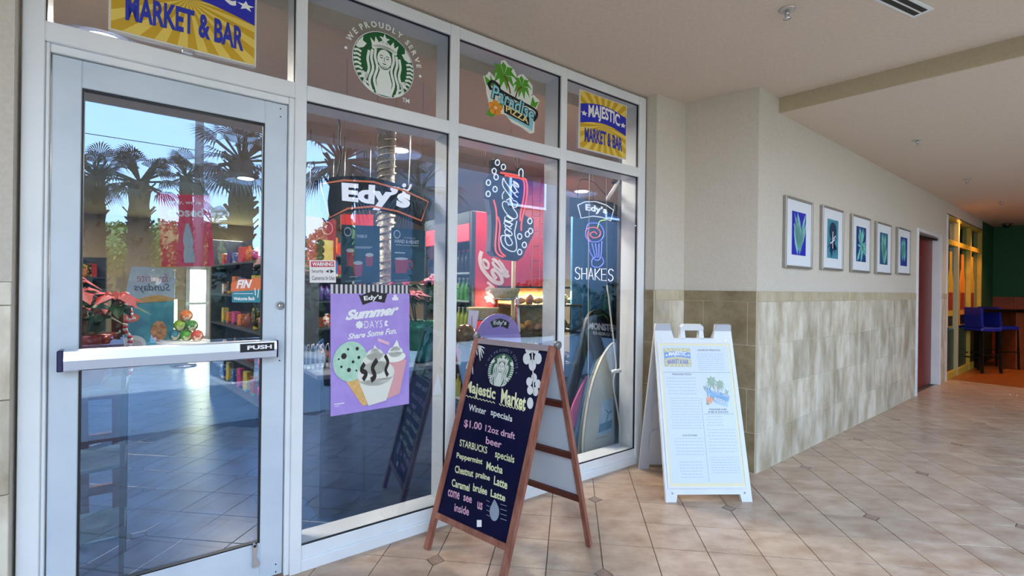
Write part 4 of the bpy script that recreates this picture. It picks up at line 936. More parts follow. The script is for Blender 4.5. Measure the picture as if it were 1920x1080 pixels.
# summer poster
o, Q = board('ice_cream_poster', 'lilac summer ice cream poster with cone, sundae and shake on the second window', 'poster', SF, [(620, 781), (767, 757), (768, 535), (620, 533)], .017, .003, mat('poster_lilac', 'a58ad8', .55, col2='b098e0', scale=8))
s = Sheet(quadmap(Q, .017), o, .0008)
s.begin()
for k in range(18): s.rect(k / 18, (k + .5) / 18, .93, 1.0)
s.end('awning_stripes', mat('awning_white', 'd0d0d4', .5)); 
s.begin()
for k in range(18): s.rect((k + .5) / 18, (k + 1) / 18, .93, 1.0)
s.end('awning_dark_stripes', mat('awning_dark', '3c383c', .5))
s.begin().poly([(.33, .925), (.36, .915), (.5, .95), (.66, .93), (.7, .94), (.66, .855), (.52, .87), (.38, .84)]); s.end('brand_plate', mat('brand_black', '1c181c', .5))
s.begin().text('Edy\u2019s', [(.4, .865), (.62, .875), (.63, .925), (.39, .91)], bold=.03).text('Summer', [(.17, .72), (.84, .755), (.86, .845), (.17, .80)], bold=.06, shear=.35).tbox('DAYS', .4, .63, .655, .715, bold=.0, space=1.2)
s.text('Share Some Fun.', [(.2, .575), (.82, .6), (.82, .65), (.2, .62)], bold=.03, shear=.3).star(.34, .685, .035, asp=.66, n=8, k=.7).poly([(.66, .665), (.71, .665), (.68, .69), (.71, .7), (.68, .715), (.66, .7)]).rect(.76, .84, .875, .9).rect(.78, .82, .9, .92).rect(.04, .16, .085, .092).rect(.04, .1, .07, .074); s.end('lettering', M_WHITE)
s.begin().poly([(.14, .29), (.36, .28), (.46, .05), (.38, .045)]); s.end('waffle_cone', mat('waffle', 'd8a860', .6, col2='e4bc7c', scale=50))
s.begin().poly([(.6, .38), (.96, .38), (.86, .1), (.7, .07)]); s.end('pink_shake', mat('shake_pink', 'e0a4a8', .5)); 
s.begin().rib([(.57, .56), (.72, .52)], .025); s.end('straw', mat('straw_pink', 'e8b8cc', .5))
s.begin().disc(.23, .405, .21, .155, 28); s.end('mint_scoop', mat('mint', 'a0ccb4', .6, col2='b8dcc8', scale=20))
s.begin()
for u, v, r in ((.15, .45, .035), (.31, .5, .022), (.26, .4, .018), (.21, .34, .025), (.12, .37, .015), (.33, .43, .02), (.2, .5, .015), (.09, .43, .012), (.3, .33, .012)): s.disc(u, v, r, r * .7, 7, u * 9)
s.end('chocolate_chips', mat('choc', '241814', .5))
s.begin().poly([(.33, .24), (.45, .04), (.68, .06), (.78, .25)]).disc(.55, .29, .24, .1, 24).disc(.54, .37, .18, .09, 20).disc(.53, .44, .11, .05, 16).poly([(.48, .46), (.53, .52), (.59, .46)]); s.end('sundae', mat('sundae_cream', 'e2e2d8', .6))
s.begin().disc(.79, .41, .15, .045, 20).disc(.8, .45, .1, .045, 16).poly([(.73, .46), (.82, .55), (.87, .46)]); s.end('whipped_cream', mat('cream_white', 'eef0e6', .6))
s.begin().rib([(.4, .38), (.36, .33), (.42, .3), (.38, .25)], .04).rib([(.56, .4), (.5, .34), (.53, .27), (.48, .24)], .045).rib([(.66, .43), (.7, .37), (.67, .31), (.7, .26)], .035); s.end('chocolate_sauce', mat('choc', '241814', .5))
# coffee posters hanging behind
def coffee(q, lab, kind):
    o, Q = board('coffee_poster', lab, 'poster', SF, q, .55, .004, mat('teal_poster', '1d4a5c', .5, col2='265a6c', scale=4), 'hanging coffee posters')
    s = Sheet(quadmap(Q, .55), o, .001)
    s.begin()
    if kind == 0:
        for u, v, w_, h_ in ((.22, .42, .2, .26), (.42, .22, .26, .22), (.72, .38, .22, .18)): s.poly([(u - w_ / 2, v + h_ / 2), (u + w_ / 2, v + h_ / 2), (u + w_ * .36, v - h_ / 2), (u - w_ * .36, v - h_ / 2)])
    else: s.poly([(.1, .42), (.5, .42), (.46, .16), (.14, .16)]); s.ring(.56, .32, .09, .055)
    s.end('red_cup', mat('cup_red', 'b8485a', .5))
    s.begin()
    if kind == 0:
        s.disc(.22, .56, .1, .035, 12).disc(.42, .345, .12, .035, 12).disc(.72, .485, .11, .035, 12).tbox('WARM UP', .38, .66, .78, .84, bold=.02).rect(.35, .8, .62, .63).rect(.35, .75, .6, .61).rect(.2, .4, .1, .11)
    else:
        s.tbox('CRAFTED BY', .36, .7, .81, .84).tbox('HAND & HEART', .1, .82, .72, .79, bold=.03).rect(.12, .8, .68, .69).disc(.3, .43, .2, .025, 14).rect(.1, .4, .53, .55)
    s.ring(.16, .88, .08, .06, asp=.8); s.rect(.1, .5, .03, .035); s.end('lettering', mat('poster_white', 'd4dce0', .5))
    for u in (.1, .9): a, b = Q[3], Q[2]; x = a[0] + (b[0] - a[0]) * u; mb = MB(SF); mb.tube([(x, .552, a[1] - .01), (x, .552, SH)], .0012, 4); mb.build('string', mat('grey_string', '6a6660', .8), o)
coffee([(640, 531), (712, 529), (712, 424), (640, 421)], 'teal coffee poster with three red cups hanging behind the second window', 0)
coffee([(733, 529), (795, 527), (797, 432), (734, 426)], 'teal coffee poster with one red mug hanging behind the second window', 1)
# column between them: silvery tinsel-wrapped post
T3 = 1.3; xa, xb = SF.X(712, 480, T3), SF.X(733, 480, T3); mb = MB(SF); xm = (xa + xb) / 2
mb.lathe((xm, T3, 0), [(.07, .002), (.07, SH)], 16); o = mb.build('tinsel_column', mat('silver_tinsel', '8f8a80', .3, .5, col2='d8d2c4', scale=60, bump=.6), cat='column', label='column wrapped in silver tinsel between the two coffee posters', org=(xm, T3, 0))
mb = MB(SF)
for k in range(26): mb.tube([(xm + .078 * math.cos(a * .5 + k), T3 + .078 * math.sin(a * .5 + k), .9 + k * .08 + a * .01) for a in range(14)], .009, 5)
mb.build('tinsel_garland', mat('silver_tinsel2', 'c8c4b8', .25, .6), o)
# metallic shelf unit / counter in the second window
CT = .95; cz = .93
x0, x1 = SF.X(576, 680, .55), SF.X(829, 690, .55)
t = thing('display_counter', 'long low counter with grey top behind the lilac poster', 'counter', SF, ((x0 + x1) / 2, .8, 0))
mb = MB(SF); mb.bbox(x0 + .05, x1 - .02, .5, 1.0, .9, .93, .004); mb.build('worktop', mat('grey_laminate', '6a7480', .3), t)
mb = MB(SF); mb.bbox(x0 + .08, x1 - .05, .53, .98, 0.003, .9, .004); mb.build('body', mat('navy_laminate', '14223c', .3, col2='1a2a48', scale=3), t)
for k in range(3):
    mb = MB(SF); w_ = (x1 - x0 - .13) / 3; a = x0 + .08 + k * w_; mb.bbox(a + .01, a + w_ - .01, .52, .53, .06, .86, .003); mb.build('door_panel', mat('navy_laminate2', '1a2c4e', .3), t)
# chrome cup rack
t = thing('wire_rack', 'chrome wire rack standing on the counter left of the lilac poster', 'rack', SF, (SF.X(592, 640, .75), .75, .93))
for k in range(5):
    a = SF.X(578 + k * 9, 650, .75); mb = MB(SF); mb.tube(smooth2([(a - .012, .75, .932), (a - .012, .75, 1.06), (a, .75, 1.1), (a + .012, .75, 1.06), (a + .012, .75, .932)], 4), .004, 6); mb.build('loop', M_CHROME, t)
mb = MB(SF); mb.tube([(SF.X(574, 650, .75), .75, .94), (SF.X(618, 650, .75), .75, .94)], .005, 6); mb.build('rail', M_CHROME, t)
# foil potted poinsettia
def poinsettia(c, s_, label, petal, foil, fr=SF, npet=9, pot=True, seed=1):
    rr = random.Random(seed); t = thing('poinsettia', label, 'potted plant', fr, c, 'poinsettias'); cx, cy, cz_ = c
    if pot:
        mb = MB(fr); n = 18; prof = [(.09, 0), (.1, .05), (.115, .14), (.12, .2), (.15, .27)]
        mb.lathe((cx, cy, cz_), [(r * s_, z * s_) for r, z in prof], n)
        for i in range(len(mb.v)):
            p = mb.v[i]; k = 1 + .1 * math.sin(i * 2.4); mb.v[i] = Vector((cx + (p.x - cx) * k, cy + (p.y - cy) * k, p.z))
        mb.smooth = False; mb.build('foil_pot', foil, t)
    zb = cz_ + (.2 if pot else 0) * s_
    for st in range(5):
        a = rr.uniform(0, 2 * PI); d = rr.uniform(.04, .16) * s_; hx, hy, hz = cx + d * math.cos(a), cy + d * math.sin(a), zb + rr.uniform(.16, .34) * s_
        mb = MB(fr); mb.tube([(cx, cy, zb - .05 * s_), (hx, hy, hz)], .006, 5); mb.build('stem', mat('stem_green', '2c4424', .7), t)
        for ring_, (n, L_, m, dz) in enumerate(((6, .15, petal, 0), (5, .09, petal, .02), (5, .17, mat('poinsettia_leaf', '1c4a2a', .6), -.05))):
            mb = MB(fr)
            for j in range(n):
                q = 2 * PI * j / n + rr.uniform(-.2, .2); L2 = L_ * s_ * rr.uniform(.8, 1.1); dx, dy = math.cos(q), math.sin(q); w2 = L2 * .28; e_ = Vector((hx + dx * L2, hy + dy * L2, hz + dz + rr.uniform(-.05, .02)))
                m1 = Vector((hx + dx * L2 * .5 - dy * w2, hy + dy * L2 * .5 + dx * w2, hz + dz + .015)); m2 = Vector((hx + dx * L2 * .5 + dy * w2, hy + dy * L2 * .5 - dx * w2, hz + dz + .015)); md = Vector((hx + dx * L2 * .5, hy + dy * L2 * .5, hz + dz + .03))
                o_ = Vector((hx, hy, hz + dz)); mb.add([o_, m1, e_, m2, md], [(0, 4, 1), (1, 4, 2), (2, 4, 3), (3, 4, 0)])
            mb.build('petals' if m is petal else 'leaves', m, t)
    return t
PET_P = mat('petal_pink', 'd83c68', .6, col2='e86088', scale=6); PET_R = mat('petal_red', '8c0a14', .6, col2='a81020', scale=6)
FOIL = mat('green_foil', '0c5a48', .15, .5, col2='14806a', scale=14, bump=.5)
c = SF.P(795, 680, .62); poinsettia((c.x, .72, .932), 1.15, 'pink poinsettia in shiny green foil on the counter right of the lilac poster', PET_P, FOIL, seed=3)
c = SF.P(163, 640, .55); 
# metal stand by the door for red poinsettias
t = thing('plant_stand', 'dark metal shelf stand inside the door at its left edge', 'stand', SF, (c.x, .6, 0))
for z in (.25, .6, .98): mb = MB(SF); mb.bbox(c.x - .2, c.x + .16, .4, .8, z - .02, z, .004); mb.build('shelf', mat('blue_grey_shelf', '3c5c74', .3, .3), t)
for a in (-.19, .15):
    for b in (.41, .79): mb = MB(SF); mb.bar((c.x + a, b, .003), (c.x + a, b, 1.05), .02); mb.build('leg', M_BLACK, t)
poinsettia((c.x - .02, .6, .981), .95, 'red poinsettia on the dark stand inside the door', PET_R, mat('red_foil', '701018', .2, .4), seed=8)
# wooden post wrapped with candy cane garland
xw = SF.X(228, 600, 1.0); t = thing('wooden_post_rack', 'red brown wooden post with a candy cane garland inside the door', 'post', SF, (xw, 1.0, 0))
for dx in (0, -.16): mb = MB(SF); mb.bar((xw + dx, 1.0, .003), (xw + dx - .02, 1.0, 1.42), .055); mb.build('post', M_WOODD, t)
for z in (.3, .6, .85): mb = MB(SF); mb.bar((xw - .55, 1.0, z), (xw, 1.0, z), .03, .05); mb.build('rung', M_WOODD, t)
mb = MB(SF); P = smooth2([(xw + .03 + .015 * math.sin(k * 1.7), .96, .95 + k * .045) for k in range(12)], 3)
for k in range(0, len(P) - 1): mb.m = k % 2; mb.tube([P[k], P[k + 1]], .012, 6)
mb.build('candy_garland', [M_WHITE, M_RED], t)

# ------------------------------------------------------------------ closed sign, fin sticker
q = [(303, 500), (402, 499), (393, 367), (295, 362)]
o, Q = board('closed_sign', 'red closed sign with a grey bottle hanging inside the door glass', 'sign', SF, q, .08, .003, mat('closed_red', 'e8304c', .5))
s = Sheet(quadmap(Q, .08), o, .001)
s.begin().tbox('sorry, we\u2019re', .16, .82, .85, .92, bold=.02).tbox('closed', .16, .85, .69, .82, bold=.03); s.end('lettering', mat('sign_pink_white', 'f0dcdc', .5))
bp_ = [(.5, .6), (.56, .6), (.57, .55), (.6, .45), (.62, .35), (.6, .26), (.63, .15), (.62, .05), (.42, .05), (.41, .15), (.44, .26), (.42, .35), (.44, .45), (.48, .55)]
s.begin().poly(bp_); s.end('bottle_shape', mat('bottle_grey', 'b4bcc0', .5))
for pa, pb in (((310, 365), (325, 306)), ((383, 367), (368, 306))): tubeon('string', o, SF, [pa, pb], .0018, M_BLACK, .082, sm=False, n=4)
# little suction hook
o, Q = board('welcome_sticker', 'orange and teal sticker reading FIN on the door glass', 'sticker', SF, [(435, 567), (488, 567), (489, 543), (435, 546)], .046, .0015, mat('sticker_teal', '2c8494', .5))
s = Sheet(pxmap(SF, .0455), o, .0005)
s.begin().poly([(432, 547), (489, 543), (491, 521), (476, 521), (470, 524), (452, 522), (446, 526), (434, 530)]); s.end('orange_fins', mat('sticker_orange', 'e07040', .5))
s.begin().text('FIN', [(443, 541), (470, 540), (473, 524), (444, 525)], bold=.04, shear=.2).text('Welcome Back', [(438, 563), (478, 563), (478, 556), (438, 557)], bold=.03).rib([(478, 540), (479, 554)], 1.5).rib([(485, 542), (483, 558)], 1.5).rect(438, 475, 550, 551); s.end('lettering', M_WHITE)

# ------------------------------------------------------------------ window 3: cola neon
T3n = .3
def cc(p): return (p[0] / 4.911 + 860, p[1] / 4.911 + 280)
t = thing('neon_sign', 'cola neon sign shaped like a tilted glass with bubbles in the third window', 'sign', SF, (SF.X(955, 400, T3n), T3n, SF.Z(955, 490, T3n)), 'neon signs in the windows')
pl_ = [(300, 100), (350, 78), (385, 110), (440, 140), (430, 190), (540, 205), (560, 165), (605, 170), (612, 250), (640, 290), (640, 420), (600, 600), (640, 625), (690, 640), (690, 780), (630, 900), (590, 990), (540, 1030), (430, 1020), (350, 980), (325, 900), (335, 700), (320, 560), (300, 460), (240, 440), (245, 280), (300, 230)]
P = [SF.P(*cc(p), T3n) for p in pl_]
mb = MB(SF); mb.slab([(p.x, p.z) for p in P], T3n, T3n + .03); mb.build('panel', mat('neon_panel2', '1c2228', .35), t)
mb = MB(SF); P = [SF.P(*cc(p), T3n + .031) for p in [(275, 450), (330, 440), (320, 560), (345, 700), (330, 900), (370, 990), (330, 985), (290, 940), (300, 780), (300, 600)]]; mb.slab([(p.x, p.z) for p in P], T3n + .03, T3n + .09); mb.build('side_panel', mat('neon_grey_panel', '70707a', .4), t)
for k, (x, y) in enumerate(((357, 122), (412, 163), (327, 200), (345, 255), (274, 307), (335, 367), (272, 410), (656, 661), (633, 782), (662, 752), (562, 802), (605, 880), (562, 946))):
    px, py = cc((x, y)); tubeon('bubble_ring', t, SF, [(px + 4.0 * math.cos(a * PI / 6), py + 5.2 * math.sin(a * PI / 6)) for a in range(12)], .0048, NEON_W, T3n - .014, True, False)
tubeon('straw_tube', t, SF, [cc(p) for p in [(556, 250), (556, 200), (575, 180), (592, 200), (590, 255)]], .005, NEON_W, T3n - .014)
for pts in ([(385, 215), (470, 228), (550, 243)], [(425, 240), (520, 258), (580, 272), (603, 310), (602, 420), (568, 600), (568, 660)], [(590, 262), (624, 295), (628, 420), (592, 600), (578, 680), (576, 750)], [(322, 465), (345, 560), (350, 700), (338, 900), (362, 965), (410, 992)], [(360, 620), (380, 700), (370, 860), (385, 940), (430, 985)]):
    tubeon('red_tube', t, SF, [cc(p) for p in pts], .0068, NEON_R, T3n - .012)
# script letters as white tubes
SCR = [[(470, 790), (440, 790), (428, 830), (450, 880), (485, 880), (492, 850), (455, 800), (400, 795), (388, 830), (410, 890), (460, 930), (510, 940), (533, 915), (530, 850), (515, 770), (528, 700), (536, 660)],
       [(430, 740), (425, 770), (455, 795), (490, 790), (485, 765), (455, 740), (430, 740)], [(485, 735), (440, 700), (428, 715), (470, 760)], [(425, 660), (420, 685), (455, 710), (485, 705), (480, 680), (440, 655), (425, 660), (500, 690)],
       [(430, 620), (425, 645), (460, 665), (495, 655), (490, 640), (440, 610), (500, 650)],
       [(460, 520), (450, 490), (415, 480), (402, 510), (420, 560), (460, 610), (510, 640), (540, 620), (530, 580), (500, 540), (490, 490), (470, 455), (440, 470)],
       [(495, 490), (490, 520), (520, 535), (545, 510), (530, 480), (500, 470)], [(500, 460), (450, 400), (405, 330), (412, 265), (430, 300), (520, 420), (545, 440)],
       [(490, 330), (480, 370), (510, 400), (535, 390), (520, 350), (495, 320), (550, 400)], [(505, 300), (520, 330), (550, 350), (545, 320), (500, 290), (555, 340)], [(405, 460), (402, 420), (420, 385)]]
for p_ in SCR: tubeon('script_tube', t, SF, [cc(p) for p in p_], .0042, NEON_W, T3n - .014)
for pts in ([(910, 285), (909, 310)], [(966, 290), (968, 325)], [(972, 290), (973, 325)]): tubeon('hanging_cord', t, SF, pts, .0025, M_BLACK, T3n + .015, sm=False, n=5)
# window 4: shakes neon
t = thing('neon_sign', 'violet milkshake neon sign with the word SHAKES in the rightmost window', 'sign', SF, (SF.X(1115, 450, T3n), T3n, SF.Z(1115, 525, T3n)), 'neon signs in the windows')
def c3(p): return (p[0] / 4.5 + 1050, p[1] / 4.5 + 310)
mb = MB(SF); P = [SF.P(*c3(p), T3n) for p in [(95, 265), (465, 310), (465, 480), (440, 480), (90, 420)]]; mb.slab([(p.x, p.z) for p in P], T3n + .02, T3n + .05); mb.build('panel', mat('neon_panel3', '10141e', .35), t)
tubeon('border_tube', t, SF, [c3(p) for p in [(150, 335), (210, 308), (300, 305), (390, 335), (452, 378), (428, 470), (360, 440), (280, 428), (178, 445), (150, 335)]], .0045, NEON_W, T3n - .01, sm=False)
s = Sheet(pxmap(SF, T3n - .004), t, .004)
s.begin().text('Edy\u2019s', [c3((212, 395)), c3((395, 425)), c3((395, 355)), c3((212, 325))], bold=.04); s.end('lettering', NEON_W)
for pts, m, nm in (([(230, 510), (250, 490), (320, 490), (360, 530), (370, 590), (330, 640), (250, 640), (215, 590), (230, 510)], NEON_B, 'cup_tube'), ([(240, 640), (250, 720), (290, 790), (320, 800), (345, 770), (355, 640)], NEON_B, 'cup_tube'), ([(270, 660), (300, 780)], NEON_B, 'cup_tube'), ([(300, 660), (315, 780)], NEON_B, 'cup_tube'), ([(330, 660), (328, 780)], NEON_B, 'cup_tube'), ([(300, 770), (270, 800), (275, 850), (330, 858), (368, 820), (355, 775)], NEON_B, 'base_tube'),
                    ([(215, 560), (240, 530), (300, 525), (340, 560), (330, 600), (280, 610), (255, 580), (290, 560), (310, 580)], NEON_R, 'swirl_tube'), ([(240, 555), (230, 600), (260, 640)], NEON_R, 'swirl_tube'), ([(318, 525), (330, 480), (350, 465), (385, 462)], NEON_G, 'straw_tube')):
    tubeon(nm, t, SF, [c3(p) for p in pts], .0042, m, T3n - .01)
LET = {'S': [(1, .85), (.7, 1), (.25, .97), (.05, .75), (.3, .55), (.75, .45), (.95, .22), (.7, .02), (.25, .0), (0, .15)], 'H': [[(0, 0), (0, 1)], [(0, .5), (1, .5)], [(1, 0), (1, 1)]], 'A': [[(0, 0), (.5, 1), (1, 0)], [(.2, .35), (.8, .35)]], 'K': [[(0, 0), (0, 1)], [(1, 1), (.05, .45), (1, 0)]], 'E': [[(1, 1), (0, 1), (0, 0), (1, 0)], [(0, .52), (.8, .52)]]}
for k, ch in enumerate('SHAKES'):
    x0 = 128 + k * 56; strokes = LET[ch] if isinstance(LET[ch][0], list) else [LET[ch]]
    for st in strokes: tubeon('letter_tube', t, SF, [c3((x0 + p[0] * 42, 960 + k * 3 - p[1] * 98)) for p in st], .0042, NEON_W, T3n - .01, sm=(ch == 'S'))
tubeon('hanging_cord', t, SF, [c3(p) for p in [(150, 260), (155, 160), (190, 118), (280, 140), (340, 200), (385, 250)]], .004, M_BLACK, T3n + .02)
tubeon('hanging_cord', t, SF, [c3(p) for p in [(280, 60), (282, 310)]], .002, M_BLACK, T3n + .02, sm=False, n=5)
# white tube lamp with black clip
a_ = SF.P(1139, 373, .28); b_ = SF.P(1160, 340, .28); c_ = SF.P(1162, 326, .28)
t = thing('sensor_tube', 'white tube with a black clip hanging at the top of the rightmost window', 'tube', SF, (b_.x, .28, a_.z))
mb = MB(SF); mb.tube([a_, b_], .017, 10); mb.build('tube', M_WHITE, t); mb = MB(SF); mb.bar(SF.P(1150, 343, .3), c_, .05, .03); mb.build('clip', M_BLACK, t)
mb = MB(SF); mb.tube([c_, (c_.x, .28, zl1 + .02)], .003, 5); mb.build('cord', M_BLACK, t)

# ------------------------------------------------------------------ window 3 interior: drinks cooler, brick wall, bakery case
def onray(px, Y): return atY(px, 540, Y)
CA = onray(884, 4.9); CA.z = 0
cf = Frame((CA.x, CA.y, 0), math.radians(40))          # x along the red side (away right), y back-left along the door side
dirL = onray(790, 6.1); 
cf = Frame((CA.x, CA.y, 0), math.radians(36))
sideW = .75; frontW = 1.1; HC = 2.28
t = thing('drinks_cooler', 'tall cola drinks cooler with red side and bottle filled glass doors', 'cooler', cf, (sideW / 2, frontW / 2, 0))
M_CK = mat('cooler_dark_frame', '27353f', .4)
mb = MB(cf); mb.bbox(.04, sideW, .0, .03, .003, HC, .003); mb.build('side_panel', M_RED, t)
mb = MB(cf); mb.box(.04, sideW, .03, frontW, .003, .25); mb.box(.04, sideW, .03, frontW, HC - .06, HC); mb.box(sideW - .03, sideW, .03, frontW, .25, HC - .06); mb.box(.04, sideW, frontW - .03, frontW, .25, HC - .06); mb.build('cabinet', M_CK, t)
mb = MB(cf); mb.bbox(0, .04, 0, .05, .003, HC, .003); mb.bbox(0, .04, frontW - .05, frontW, .003, HC, .003); mb.bbox(0, .04, .05, frontW - .05, .1, .28, .003); mb.build('door_frame', M_CK, t)
mb = MB(cf); mb.bbox(-.002, .04, .05, frontW - .05, HC - .12, HC, .003); mb.build('top_fascia', M_CK, t)
mb = MB(cf); mb.bbox(-.005, .04, .05, frontW - .05, HC - .3, HC - .12, .003); hd = mb.build('header', mat('header_red', 'c83444', .4, emit='c83444', es=.3), t)
s = Sheet(lambda u, v, l: Vector((-.006 - l, frontW - .1 - u * (frontW - .2), HC - .29 + v * .16)), hd, .001); s.begin().tbox('Coca-Cola', .3, .7, .25, .75, bold=.02, shear=.3); s.end('lettering', M_WHITE)
mb = MB(cf); mb.box(.012, .016, .05, frontW - .05, .28, HC - .3); mb.build('glass', M_CLEAR, t)
mb = MB(cf)
for z in (.3, .68, 1.04, 1.36, 1.66): mb.bbox(.06, sideW - .06, .05, frontW - .05, z - .02, z, .003)
mb.build('shelves', mat('shelf_white', 'b8c4c8', .4), t)
s = Sheet(lambda u, v, l: Vector((.04 + u, -.0012 - l, v)), t, .001)
s.begin()
SC2 = [[(400, 80), (395, 50), (360, 45), (335, 80), (280, 30)]]
def c8(p): q = cf.P(p[0] / 6.75 + 860, p[1] / 6.75 + 480, -.002); return (q.x - .04, q.z)
for pts, w_ in (([(290, -60), (270, 30), (290, 140), (360, 240), (440, 320), (520, 345), (550, 320), (530, 250), (470, 180), (425, 190), (440, 240), (480, 290)], .045), ([(300, 60), (330, 50), (375, 90), (370, 150), (330, 140), (305, 90), (310, 50)], .03), ([(430, 60), (445, 45), (500, 90), (560, 180), (530, 190), (450, 120), (430, 70)], .035), ([(500, 60), (540, 100), (590, 180), (620, 210), (560, 230), (610, 260), (640, 240)], .035), ([(340, 430), (400, 400), (440, 420), (480, 470), (440, 440), (390, 430), (360, 460), (470, 540)], .035), ([(330, 540), (360, 520), (420, 560), (460, 600), (400, 560), (350, 570)], .03), ([(360, 330), (420, 380), (470, 440)], .03)):
    s.rib([c8(p) for p in pts], w_)
s.end('script_lettering', mat('script_cream', 'e4ccc8', .5))
ORD = ['leftmost', 'second from left', 'third from left', 'fourth from left', 'fifth from left', 'sixth from left', 'fifth from right', 'fourth from right', 'third from right', 'second from right', 'rightmost']
btl = {}
def bottle(fr, x, y, z, col, cap, lab, grp, s_=1.0):
    k = (col, cap, s_)
    if k not in btl:
        t = thing('bottle', lab, 'bottle', fr, (x, y, z), grp)
        mb = MB(fr); mb.lathe((x, y, z + .001), [(r * s_, h_ * s_) for r, h_ in ((.03, 0), (.034, .01), (.034, .13), (.028, .16), (.013, .2), (.013, .225))], 10); mb.build('body', mat('bottle_' + col, col, .25), t)
        mb = MB(fr); mb.lathe((x, y, z + .001), [(.015 * s_, .223 * s_), (.015 * s_, .245 * s_)], 8); mb.build('cap', mat('cap_' + cap, cap, .4), t)
        btl[k] = t; return t
    return dup(btl[k], fr.M @ Matrix.Translation((x, y, z)), lab, grp)
rows = ((.3, 'd8d048', 'e8e8e8', 'lowest'), (.68, 'c05038', 'e0e0e0', 'second lowest'), (1.04, 'b8c858', 'f0f0f0', 'middle'), (1.36, '6cb878', 'e8e8e8', 'second highest'), (1.66, '283038', 'c82030', 'highest'))
for z, c1, c2, nm in rows:
    for k in range(11): bottle(cf, .12, .1 + k * .088, z, c1, c2, '%s bottle on the %s shelf of the drinks cooler' % (ORD[10 - k], nm), 'bottles on the %s cooler shelf' % nm)
# red brick wall
bw = onray(928, 6.6); bw2 = onray(1046, 6.3); bf = Frame((bw.x, bw.y, 0), math.atan2(bw2.y - bw.y, bw2.x - bw.x)); BL = (bw2 - bw).length
mb = MB(bf); mb.box(0, BL, .012, .12, 0, SH); bwall = struct(mb, 'wall_brick', mat('red_mortar', 'cc7c70', .8))
M_BRICK = mat('glazed_red_brick', 'a01618', .35, col2='b82020', scale=5, coord='World', rnd=.12)
bwid, bh = .105, .2
me = None
for i in range(int(BL / bwid)):
    for j in range(11):
        z0 = .75 + j * bh + (bh / 2 if i % 2 else 0)
        if z0 + bh > SH: continue
        if me is None:
            mb = MB(); mb.bbox(.004, bwid - .004, 0, .02, .004, bh - .004, .003); me = mb
            o = MB(bf); o.bbox(.004, bwid - .004, 0, .02, .004, bh - .004, .003); ob = o.build('brick', M_BRICK, bwall); ob0 = ob; base = ORG[bwall.name][1]; ob.location = (i * bwid, 0, z0)
        else:
            ob = ob0.copy(); COL.objects.link(ob); ob.location = (i * bwid, 0, z0)
# bakery case
ca = onray(975, 4.6); cb = onray(1098, 4.95); kf = Frame((ca.x, ca.y, 0), math.atan2(cb.y - ca.y, cb.x - ca.x)); KL = (cb - ca).length
t = thing('bakery_case', 'glass bakery case full of golden pastries in front of the red brick wall', 'display case', kf, (KL / 2, .25, 0))
mb = MB(kf); mb.bbox(0, KL, 0, .5, .003, .72, .005); mb.build('base', mat('case_dark', '1c1618', .4), t)
for z in (.74, 1.08, 1.34): mb = MB(kf); mb.bbox(0, KL, .02, .5, z - .02, z, .003); mb.build('shelf', mat('case_shelf', '54402c', .4), t)
mb = MB(kf); mb.slab([(0, 0)] * 0 or [(0, 1.5), (KL, 1.5), (KL, 1.52), (0, 1.52)], .1, .5); mb.build('top_panel', mat('case_dark', '1c1618', .4), t)
mb = MB(kf); mb.add([(0, -.01, .74), (KL, -.01, .74), (KL, .1, 1.5), (0, .1, 1.5)], [(0, 1, 2, 3)]); mb.build('glass_front', M_CLEAR, t)
mb = MB(kf); mb.box(0, KL, .48, .5, .74, 1.5); mb.build('back_panel', mat('case_back', 'b08038', .5, col2='c89850', scale=8), t)
for a in (0, KL - .03): mb = MB(kf); mb.bar((a + .015, 0, .74), (a + .015, .1, 1.5), .025); mb.build('corner_post', M_STEEL, t)
ls = bpy.data.lights.new('case_fill_light', 'AREA'); ls.shape = 'RECTANGLE'; ls.size = KL * .9; ls.size_y = .05; ls.energy = 20; ls.color = (1, .85, .6); lso = bpy.data.objects.new('case_fill_light', ls); COL.objects.link(lso); lso.matrix_world = kf.M @ Matrix.Translation((KL / 2, .2, 1.48))  # strip light without a fixture, added to brighten the pastries
rr = random.Random(9); PC = ['c88838', 'd8b048', '9a5024', 'e0c060', 'd07080', 'b87030']; pn_ = {}
for z, nm in ((.74, 'lower'), (1.08, 'middle'), (1.34, 'upper')):
    nn = 7
    for k in range(nn):
        c_ = rr.choice(PC); x = .08 + (KL - .16) * k / (nn - 1); R_2 = .05
        mb = MB(kf)
        if k % 2: mb.lathe((x, .14, z), [(R_2 * .6, .001), (R_2 * .85, .05), (R_2, .055), (R_2 * .9, .08), (R_2 * .5, .1), (.002, .105)], 12)
        else: mb.tube(smooth2([(x - .05, .16, z + .03), (x - .03, .12, z + .035), (x + .01, .11, z + .04), (x + .045, .15, z + .03)], 3), [.012, .02, .026, .03, .034, .034, .03, .026, .02, .012][:10], 8)
        mb.build('muffin' if k % 2 else 'croissant', mat('pastry_' + c_, c_, .6, col2='e0b868', scale=20), cat='pastry', group='%s shelf pastries in the bakery case' % nm, label=('%s, round muffin on the %s shelf of the bakery case' if k % 2 else '%s, curved croissant on the %s shelf of the bakery case') % (ORD[k] if k < 4 else ORD[k + 4], nm), org=(x, .14, z))
